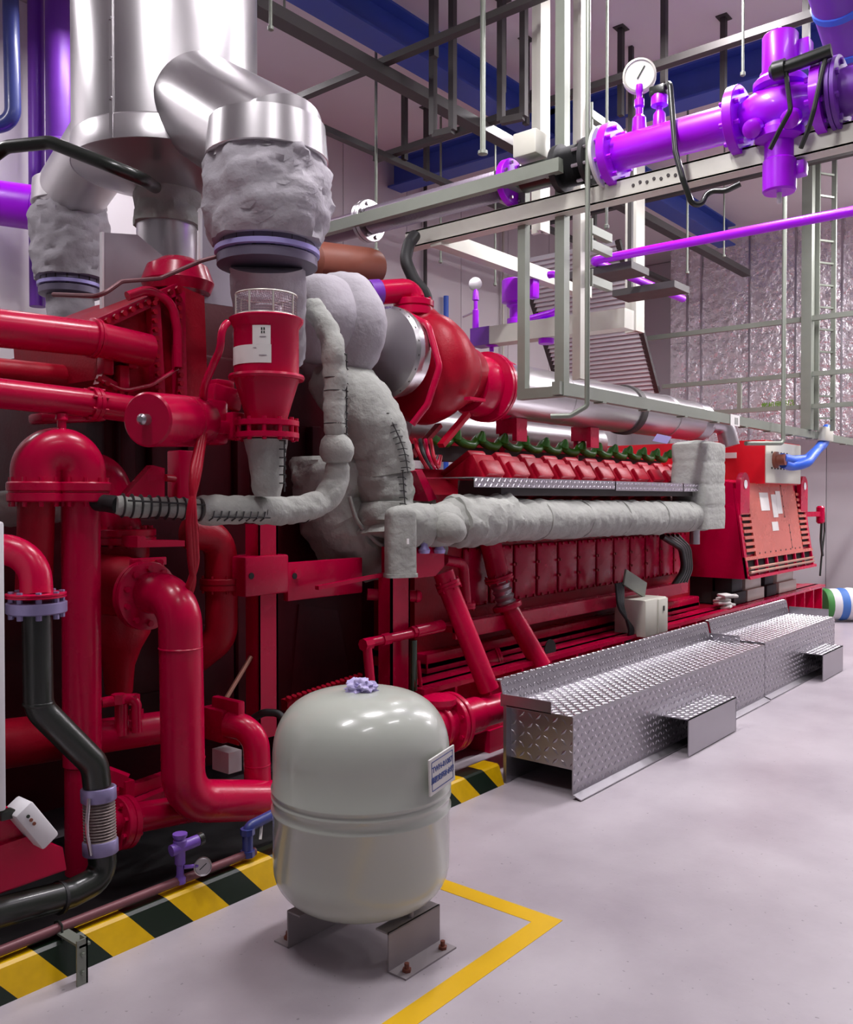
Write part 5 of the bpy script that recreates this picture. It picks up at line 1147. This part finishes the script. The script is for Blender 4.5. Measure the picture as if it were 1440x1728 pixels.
# ------------------------------------------------------------------ red posts in the middle
def post(u0, u1, v0, v1, Y, label, extra=()):
    a, b = P(u0, v0, Y=Y), P(u1, v1, Y=Y); t = thing('support_post', label, 'post', ((a.x + b.x) / 2, Y, b.z))
    MB().bb(a.x, b.x, Y, Y + .012, b.z, a.z).bb(a.x, a.x + .012, Y, Y + .10, b.z, a.z).bb(b.x - .012, b.x, Y, Y + .10, b.z, a.z).build('channel', RED, t)
    return t
t = post(436, 470, 885, 1240, 3.45, 'left red channel post standing behind the pale tank')
a, b = P(412, 940, Y=3.43), P(486, 1000, Y=3.43); cl = MB().bb(a.x, b.x, 3.42, 3.60, b.z, a.z, .012).build('clamp', RED, t)
for u in (424, 497): MB().lathe(P(u, 972, Y=3.42), (0, -1, 0), [(.016, 0), (.016, .004)], 12).build('hole', DARKIN, cl)
a, b = P(486, 950, Y=3.5), P(612, 1000, Y=3.5); single('cross_plate', MB().bb(a.x, b.x, 3.50, 3.54, b.z, a.z, .006).lathe(P(499, 968, Y=3.5), (0, -1, 0), [(.02, 0), (.026, .01), (.026, .02)], 12), RED, 'red cross plate joining the left post under the padded elbow', 'plate')
post(661, 692, 975, 1185, 3.30, 'right red channel post under the padded sleeve')
t = thing('red_pan', 'red angular drip pan with purple clips under the padded manifold joint', 'pan', P(725, 970, Y=3.2))
MB().prism([P(700, 925, Y=3.2), P(750, 920, Y=3.2), P(750, 955, Y=3.2), P(735, 972, Y=3.2), P(700, 976, Y=3.2)], (0, .25, 0)).build('pan', RED, t)
for u in (716, 742): MB().lathe(P(u, 928, Y=3.17), (0, 0, 1), [(.03, -.02), (.035, 0), (.02, .02), (.02, .05)], 10).build('clip', LIL, t)
# slanting red bar below the elbow
single('slanted_bar', MB().beam(P(535, 992, Y=3.4), P(655, 968, Y=3.38), .03, .02), RED, 'thin red bar sloping under the padded elbow', 'bar')
# diagonal drain pipes
flanged_pipe('drain_pipe', 'left of two slanted red drain pipes dropping towards the platform', 'pipe', [P(748, 965, Y=3.25), P(760, 1000, Y=3.22), P(826, 1165, Y=3.02)], .062, RED, .1,
    [(P(757, 988, Y=3.23), P(826, 1165, Y=3.02) - P(760, 1000, Y=3.22), .075, .04, 6)], n=26)
t = flanged_pipe('drain_pipe', 'right slanted red drain pipe with steel bellows section', 'pipe', [P(825, 905, Y=3.5), P(834, 940, Y=3.48), P(842, 975, Y=3.45)], .075, RED, .2, [(P(842, 976, Y=3.45), (.2, -.2, -1), .10, .035, 8)], n=26)
a, b = P(843, 982, Y=3.45), P(856, 1022, Y=3.41); d = (b - a).normalized(); L = (b - a).length; prof = [(.06, 0)]
for k in range(4): prof += [(.058, L * (k + .1) / 4), (.072, L * (k + .5) / 4)]
MB().lathe(a, d, prof + [(.06, L)], 26).build('bellows', ALU, t)
MB().lathe(b, d, [(.10, -.012), (.102, -.008), (.102, .016), (.10, .02)], 28).build('flange', RED, t)
MB().tube([b, P(915, 1125, Y=3.2)], .066, n=26).build('lower_tube', RED, t)
flanged_pipe('vent_pipe', 'short bent red vent pipe between the two slanted drains', 'pipe', [P(750, 945, Y=3.4), P(782, 950, Y=3.4), P(787, 1020, Y=3.4)], .034, RED, .07, [(P(787, 1022, Y=3.4), (0, 0, 1), .06, .035, 4)])
single('pipe_stub', MB().cyl(P(620, 1003, Y=3.5), P(705, 1006, Y=3.3), .034, n=16).lathe(P(703, 1006, Y=3.3), P(705, 1006, Y=3.3) - P(620, 1003, Y=3.5), [(.038, 0), (.034, .02), (.02, .03)], 16), RED, 'short horizontal red pipe stub crossing behind the right post', 'pipe')
t = flanged_pipe('threaded_pipe', 'thin red threaded pipe run around the right post', 'pipe', [P(628, 1180, Y=3.22), P(619, 1085, Y=3.25), P(700, 1068, Y=3.25), P(745, 1058, Y=3.25)], .026, RED, .02)
for u, v in ((619, 1087), (650, 1079), (700, 1066)): MB().lathe(P(u, v, Y=3.25), P(700, 1068, Y=3.25) - P(619, 1085, Y=3.25), [(.034, -.03), (.034, .03)], 8).build('collar', RED, t)
MB().cyl(P(700, 1066, Y=3.25), P(745, 1056, Y=3.25), .036, n=16).build('valve_body', RED, t)
MB().cyl(P(698, 1080, Y=3.24), P(698, 1165, Y=3.24), .022, n=14).build('sight_glass', mat('sight_glass', (.01, .03, .012), .15, coat=.5), t)
single('thin_riser', MB().cyl(P(706, 1115, Y=3.3), P(712, 1180, Y=3.3), .012, n=10), RED, 'thin red riser right of the sight glass', 'pipe')
# big coupling right of the tank
a, b = P(735, 1225, Y=3.02), P(840, 1195, Y=3.02); d = (b - a).normalized(); L = (b - a).length
t = thing('check_valve', 'large red flanged check valve between the tank and platform', 'valve', P(775, 1262, Y=3.02))
MB().lathe(a - d * .12, d, [(.09, 0), (.11, .05), (.115, .2), (.10, .28), (.10, .5)], 32).build('body', RED, t)
MB().cyl(a + d * .2, b + d * .6, .085, n=28).build('outlet_pipe', RED, t)
for s, r in ((.09, .165), (.135, .165), (-.0, .13)):
    f = MB().lathe(a + d * s, d, [(r * .97, -.016), (r, -.012), (r, .012), (r * .97, .016)], 36).build('flange', RED, t)
MB().bolts(a + d * .112, d, .14, 8, .013, .05).build('bolt_ring', RED, t, kind='stuff')
MB().lathe(a + d * .03 + V((0, 0, .09)), (0, 0, 1), [(.07, 0), (.10, .03), (.10, .06), (.04, .08)], 20).build('bonnet', RED, t)
flanged_pipe('coolant_pipe', 'dark red pipe end with flange behind the slanted drains', 'pipe', [P(790, 1135, Y=3.6), P(850, 1118, Y=3.42)], .10, RED, 0, [(P(846, 1120, Y=3.43), P(850, 1118, Y=3.42) - P(790, 1135, Y=3.6), .115, .03, 0)])
single('black_hose', MB().tube([P(428, 1212, Y=3.3), P(445, 1202, Y=3.25), P(470, 1203, Y=3.2), P(484, 1220, Y=3.15), P(486, 1262, Y=3.15)], .018, .06, n=12), RUB, 'short black hose bending behind the left shoulder of the tank', 'hose')

# ------------------------------------------------------------------ hazard kerb and the small pipe on it
t = thing('hazard_kerb', 'low kerb with yellow and black hazard stripes along the engine', 'kerb', (0, 2.79, 0))
prof = [(2.79, 0), (2.825, .100), (2.837, .109), (2.93, .109), (2.93, .06), (2.96, .06), (2.96, 0)]
for k, (xa, xb) in enumerate(((-.6, 4.08),)):
    MB().prism([V((xa, y, z)) for y, z in prof], (xb - xa, 0, 0)).build('kerb_body', STRIPE, t, smooth=False)
MB().bb(-.6, 4.08, 2.96, 3.0, 0, .05).build('kerb_back', GREENG, t)
zp = .130
a, b = P(30, 1588, Y=2.86), P(430, 1432, Y=2.86)
flanged_pipe('kerb_pipe', 'thin dull red pipe running along the hazard kerb', 'pipe', [V((-.4, 2.86, zp + .01)), V((b.x, 2.86, zp + .01))], .017, CONDUIT, 0, n=14)
q = P(140, 1662, Z=0.0)
t = thing('pipe_post', 'short grey-green angle post holding the thin kerb pipe', 'post', q)
ph = .150; MB().bb(q.x - .02, q.x + .018, q.y, q.y + .006, 0, ph).bb(q.x + .012, q.x + .018, q.y, q.y + .04, 0, ph).build('angle', GREENG, t)
MB().bb(q.x - .012, q.x + .028, q.y, 2.885, ph - .026, ph - .018).build('arm', GREENG, t)
MB().tube([V((q.x, 2.884, zp - .02)), V((q.x, 2.884, zp + .025)), V((q.x, 2.86, zp + .034)), V((q.x, 2.836, zp + .025)), V((q.x, 2.836, zp - .02))], .004, .01, n=6).build('u_bolt', BLACK, t)
for z_ in (.04, .10): MB().lathe((q.x, q.y, z_), (0, -1, 0), [(.008, 0), (.008, .008)], 6).build('bolt', GREENG, t)
def kx(u, v=1480): return P(u, v, Y=2.86).x
t = thing('gauge_valve', 'small purple valve with round pressure gauge on the kerb pipe', 'valve', (kx(305), 2.86, zp))
X_ = kx(304, 1470); MB().lathe((X_, 2.86, zp), (0, 0, 1), [(.022, 0), (.022, .02), (.014, .03), (.014, .07), (.02, .075), (.02, .13), (.026, .14), (.026, .165), (.02, .17), (.028, .18), (.028, .19)], 14).build('stem', PURV, t)
MB().cyl((X_ - .04, 2.86, zp + .135), (X_ + .075, 2.85, zp + .145), .022, n=14).build('body', PURV, t)
MB().lathe((X_ + .075, 2.85, zp + .145), (1, 0, .1), [(.024, 0), (.024, .02)], 12).build('cap', BLACK, t)
MB().cyl((X_ + .01, 2.85, zp + .06), (X_ + .06, 2.83, zp + .055), .008, n=8).build('gauge_arm', PURV, t)
gc = V((X_ + .075, 2.82, zp + .05)); gd = (CAM - gc); gd.z *= .4; gd.normalize()
g = MB().lathe(gc - gd * .012, gd, [(.030, 0), (.034, .003), (.034, .024), (.030, .026), (.028, .020)], 24).build('gauge', STEEL, t)
MB().lathe(gc + gd * .004, gd, [(.029, 0), (.029, .003)], 24).build('dial', DIAL, g)
x_, y_ = frame(gd); MB().beam(gc + gd * .009 - x_ * .012 - y_ * .010, gc + gd * .009 + x_ * .014 + y_ * .012, .003, .0015, gd).build('needle', BLKINK, g)
t = thing('blue_valve', 'blue bent pipe valve on the kerb behind the tank', 'valve', (kx(418, 1430), 2.86, zp))
X_ = kx(418, 1430); MB().tube([(X_, 2.86, zp), (X_, 2.86, zp + .12), (X_ + .22, 2.86, zp + .145)], .022, .03, n=14).build('pipe', BLUEV, t)
for z_ in (.0, .09): MB().lathe((X_, 2.86, zp + z_), (0, 0, 1), [(.03, 0), (.03, .025)], 8).build('collar', BLUEV, t)
MB().beam((X_ + .05, 2.84, zp + .06), (X_ + .075, 2.86, zp + .12), .01, .01).build('lever', PAPER, t)

# ------------------------------------------------------------------ yellow floor marking
ym = MB(); yz = .0015
ym.bb(1.0, 2.90, 1.715, 1.80, 0, yz)
ym.bb(2.815, 2.90, 1.80, 2.50, 0, yz)
t = single('floor_marking', ym, YEL, 'yellow painted corner line on the floor around the tank', 'floor marking')

# ------------------------------------------------------------------ pale expansion tank
TCN = V((2.317, 2.207, 0)); TR = .318
t = thing('expansion_tank', 'pale grey-green expansion tank standing on steel feet', 'tank', TCN)
prof = [(.0, .128)]
for k in range(1, 13): a = PI / 2 * k / 12; prof.append((TR * math.sin(a) ** .72, .128 + .17 * (1 - math.cos(a) ** .9 if k < 12 else 1)))
for z_ in (.495, .540, .567):
    prof += [(TR, z_ - .010), (TR + .006, z_ - .003), (TR + .006, z_ + .003), (TR, z_ + .010)]
for k in range(0, 25): a = PI / 2 * (1 - (1 - k / 24) ** 1.5); prof.append((TR * math.cos(a) ** .56 if k < 24 else 0.0, .69 + .215 * math.sin(a) ** 1.0))
MB().lathe(TCN, (0, 0, 1), prof, 72).build('vessel', TANK, t, ang=60)
def leg(x0, x1, y, flip, nm):
    s = -1 if flip else 1
    m = MB().bb(x0, x1, y, y + .006, 0, .135).bb(x0, x1, y, y + s * -.075, 0, .006).bb(x0, x1, y, y + s * .06, .129, .135)
    o = m.build('foot', TLEG, t)
    for xx in (x0 + .04, x1 - .04): MB().lathe((xx, y - s * .045, .006), (0, 0, 1), [(.016, 0), (.016, .01), (.009, .011), (.009, .028)], 6).build('anchor_bolt', RUST, o)
    MB().cyl(((x0 + x1) / 2, y + s * .02, .13), ((x0 + x1) / 2, y + s * .02, .19), .010, n=10).build('stud', TLEG, o)
leg(2.205, 2.48, 1.975, False, 'a'); leg(2.10, 2.38, 2.36, True, 'b'); leg(2.42, 2.66, 2.36, True, 'c')
MB().lathe(TCN, (0, 0, 1), [(.03, .08), (.03, .14)], 16).build('drain_nozzle', TLEG, t)
# plate label on the right flank
vd = math.atan2(-TCN.y, -TCN.x); ang = vd + math.radians(56)
n_ = V((math.cos(ang), math.sin(ang), 0)); r_ = V((-n_.y, n_.x, 0)); zc_ = P(735, 1306, D=3.0).z
c = TCN + n_ * (TR + .010) + V((0, 0, zc_)); rot = Matrix.Rotation(.06, 3, n_); r2 = rot @ r_; u2 = rot @ V((0, 0, 1))
pt = MB().prism([c - r2 * .088 - u2 * .062, c + r2 * .088 - u2 * .062, c + r2 * .088 + u2 * .062, c - r2 * .088 + u2 * .062], n_ * .006).build('name_plate', PAPER, t, label='white rectangular name plate with blue print')
c2 = c + n_ * .0065
bm_ = MB()
for s in (-1, 1): bm_.beam(c2 - r2 * .074 + u2 * .049 * s, c2 + r2 * .074 + u2 * .049 * s, .0025, .001, n_); bm_.beam(c2 + r2 * .074 * s - u2 * .049, c2 + r2 * .074 * s + u2 * .049, .0025, .001, n_)
bm_.build('border', INK, pt)
text('lettering', 'TWH-01087', .027, INK, c2 + u2 * .020, r2, u2, pt, bold=.0006); text('lettering', '膨胀定压补水罐', .0225, INK, c2 - u2 * .016, r2, u2, pt, bold=.0008)
# crumpled film on top
m = MB(); bmx = bmesh.new(); bmesh.ops.create_icosphere(bmx, subdivisions=4, radius=1)
topz = V((TCN.x, TCN.y, .90)); vs = []
for vv in bmx.verts:
    p = vv.co; e = 1 + .45 * mn.noise(p * 2.6) + .25 * mn.noise(p * 6.5); vs.append(topz + V((p.x * .052 * e, p.y * .052 * e, max(-.01, p.z * .034 * e + .012))))
bmx.verts.index_update(); m.add(vs, [[q.index for q in f.verts] for f in bmx.faces]); bmx.free()
single('plastic_wrap', m, CLOTH, 'crumpled lilac plastic film on top of the pale tank', 'plastic film', ang=50)

# ------------------------------------------------------------------ tread-plate platforms
def platform(x0, x1, label, endcap_right, step_x, zt=.44, yf=2.37, yb=2.80):
    t = thing('tread_platform', label, 'platform', ((x0 + x1) / 2, (yf + yb) / 2, 0), 'tread-plate platforms beside the engine')
    th = .006
    top = MB().bb(x0, x1, yf, yb, zt - th, zt).build('top_plate', DIAM, t)
    lozenges(MB(), (x0, yf, zt), (1, 0, 0), (0, 1, 0), x1 - x0, yb - yf, pitch=.038, size=.019, hgt=.0032).build('tread_pattern', DIAB, top, kind='stuff', smooth=False)
    front = MB().bb(x0, x1, yf - th, yf, .02, zt - .004).prism([V((x0, yf - th, .026)), V((x0, yf - th, .02)), V((x0, yf - .055, .004)), V((x0, yf - .055, .010))], (x1 - x0, 0, 0)).build('front_plate', DIAM, t)
    lozenges(MB(), (x0, yf - th, .03), (1, 0, 0), (0, 0, 1), x1 - x0, zt - .04, pitch=.038, size=.019, hgt=.003).build('tread_pattern', DIAB, front, kind='stuff', smooth=False)
    back = MB().prism([V((x0, yb, zt - .004)), V((x0, yb + .006, zt - .004)), V((x0, yb + .036, zt + .125)), V((x0, yb + .066, zt + .130)), V((x0, yb + .066, zt + .136)), V((x0, yb + .03, zt + .132))], (x1 - x0, 0, 0)).build('back_flange', DIAM, t)
    s = V((0, .030, .130)).normalized(); lozenges(MB(), (x0, yb - .001, zt), (1, 0, 0), s, x1 - x0, .13, pitch=.038, size=.017, hgt=.002).build('tread_pattern', DIAM, back, kind='stuff', smooth=False)
    lozenges(MB(), (x0, yb + .03, zt + .136), (1, 0, 0), (0, 1, 0), x1 - x0, .034, pitch=.034, size=.017, hgt=.003).build('tread_pattern', DIAB, back, kind='stuff', smooth=False)
    MB().bb(x0, x1, yb, yb + .006, .0, zt - .006).build('rear_plate', DIAM, t)
    if not endcap_right:
        e = MB().bb(x0, x0 + th, yf + .13, yb + .03, zt - .01, zt + .06).build('end_lip', DIAM, t)
        c = MB().bb(x0 + .05, x0 + .056, yf, yb, .14, zt - .006).build('cross_plate', DIAM, t)
        lozenges(MB(), (x0 + .05, yb, .14), (0, -1, 0), (0, 0, 1), yb - yf, .28, pitch=.05, size=.026, hgt=.003).build('tread_pattern', DIAM, c, kind='stuff', smooth=False)
        MB().bb(x0 - .0, x0 + .05, yb - .01, yb + .01, 0, zt).build('corner_post', DIAM, t)
        e2 = MB().bb(x1 - .03, x1 - .03 + th, yf + .18, yb, zt, zt + .055).build('end_lip', DIAM, t)
        lozenges(MB(), (x1 - .03, yb, zt), (0, -1, 0), (0, 0, 1), yb - yf - .18, .05, pitch=.045, size=.02, hgt=.003).build('tread_pattern', DIAB, e2, kind='stuff', smooth=False)
    else:
        MB().bb(x1 - th, x1, yf + .05, yb, zt - .01, zt + .07).build('end_lip', DIAM, t)
        MB().bb(x0, x0 + th, yf, yb, .02, zt - .006).bb(x1 - th, x1, yf, yb, .02, zt - .006).build('end_plate', DIAM, t)
    a, b, hh, dep = step_x
    st = MB().bb(a, b, yf - dep, yf - th, hh - th, hh).bb(a, b, yf - dep, yf - dep + th, .006, hh).bb(b - th, b, yf - dep, yf - th, .006, hh).build('foot_step', DIAM, t)
    lozenges(MB(), (a, yf - dep, hh), (1, 0, 0), (0, 1, 0), b - a, dep - th, pitch=.034, size=.017, hgt=.003).build('tread_pattern', DIAB, st, kind='stuff', smooth=False)
    return t
platform(4.10, 7.08, 'nearer tread-plate platform with open end and small foot step', False, (5.22, 6.02, .235, .17))
platform(7.12, 9.10, 'farther tread-plate platform with foot step beside the alternator', True, (8.12, 8.75, .235, .17), zt=.45, yf=2.38)

# ------------------------------------------------------------------ striped woven bag at the right edge
q = P(1424, 1022, Z=0.22); q = P(1424, 1048, Z=0.0)
t = thing('woven_bag', 'blue, green and white striped woven bag on the floor', 'bag', q)
cols = [BAGG, BAGW, BAGB, BAGW, BAGG, BAGW, BAGB, BAGW, BAGG, BAGW, BAGB, BAGW]
ax_ = V((.64, -.77, 0)); o_ = q - ax_ * .30 + V((0, 0, .22))
for k, mm in enumerate(cols):
    n0 = k * .10; r = lambda s: .21 * (1 - .10 * (abs(s - .55) / .55) ** 3) + .008 * mn.noise(V((s * 9, 0, 0)))
    MB().lathe(o_ + ax_ * n0, ax_, [(r(n0) if k else .12, 0), (r(n0 + .02), .02), (r(n0 + .05) + .006, .05), (r(n0 + .10), .101)], 22).build('stripe_band', mm, t)
q = P(1437, 1052, Z=0.0) + V((.1, -.55, 0))
single('purple_sack', MB().lathe(q, (0, 0, 1), [(.12, 0), (.16, .04), (.15, .22), (.10, .34), (.03, .40)], 16), BAGP, 'purple sack beside the striped bag', 'bag')
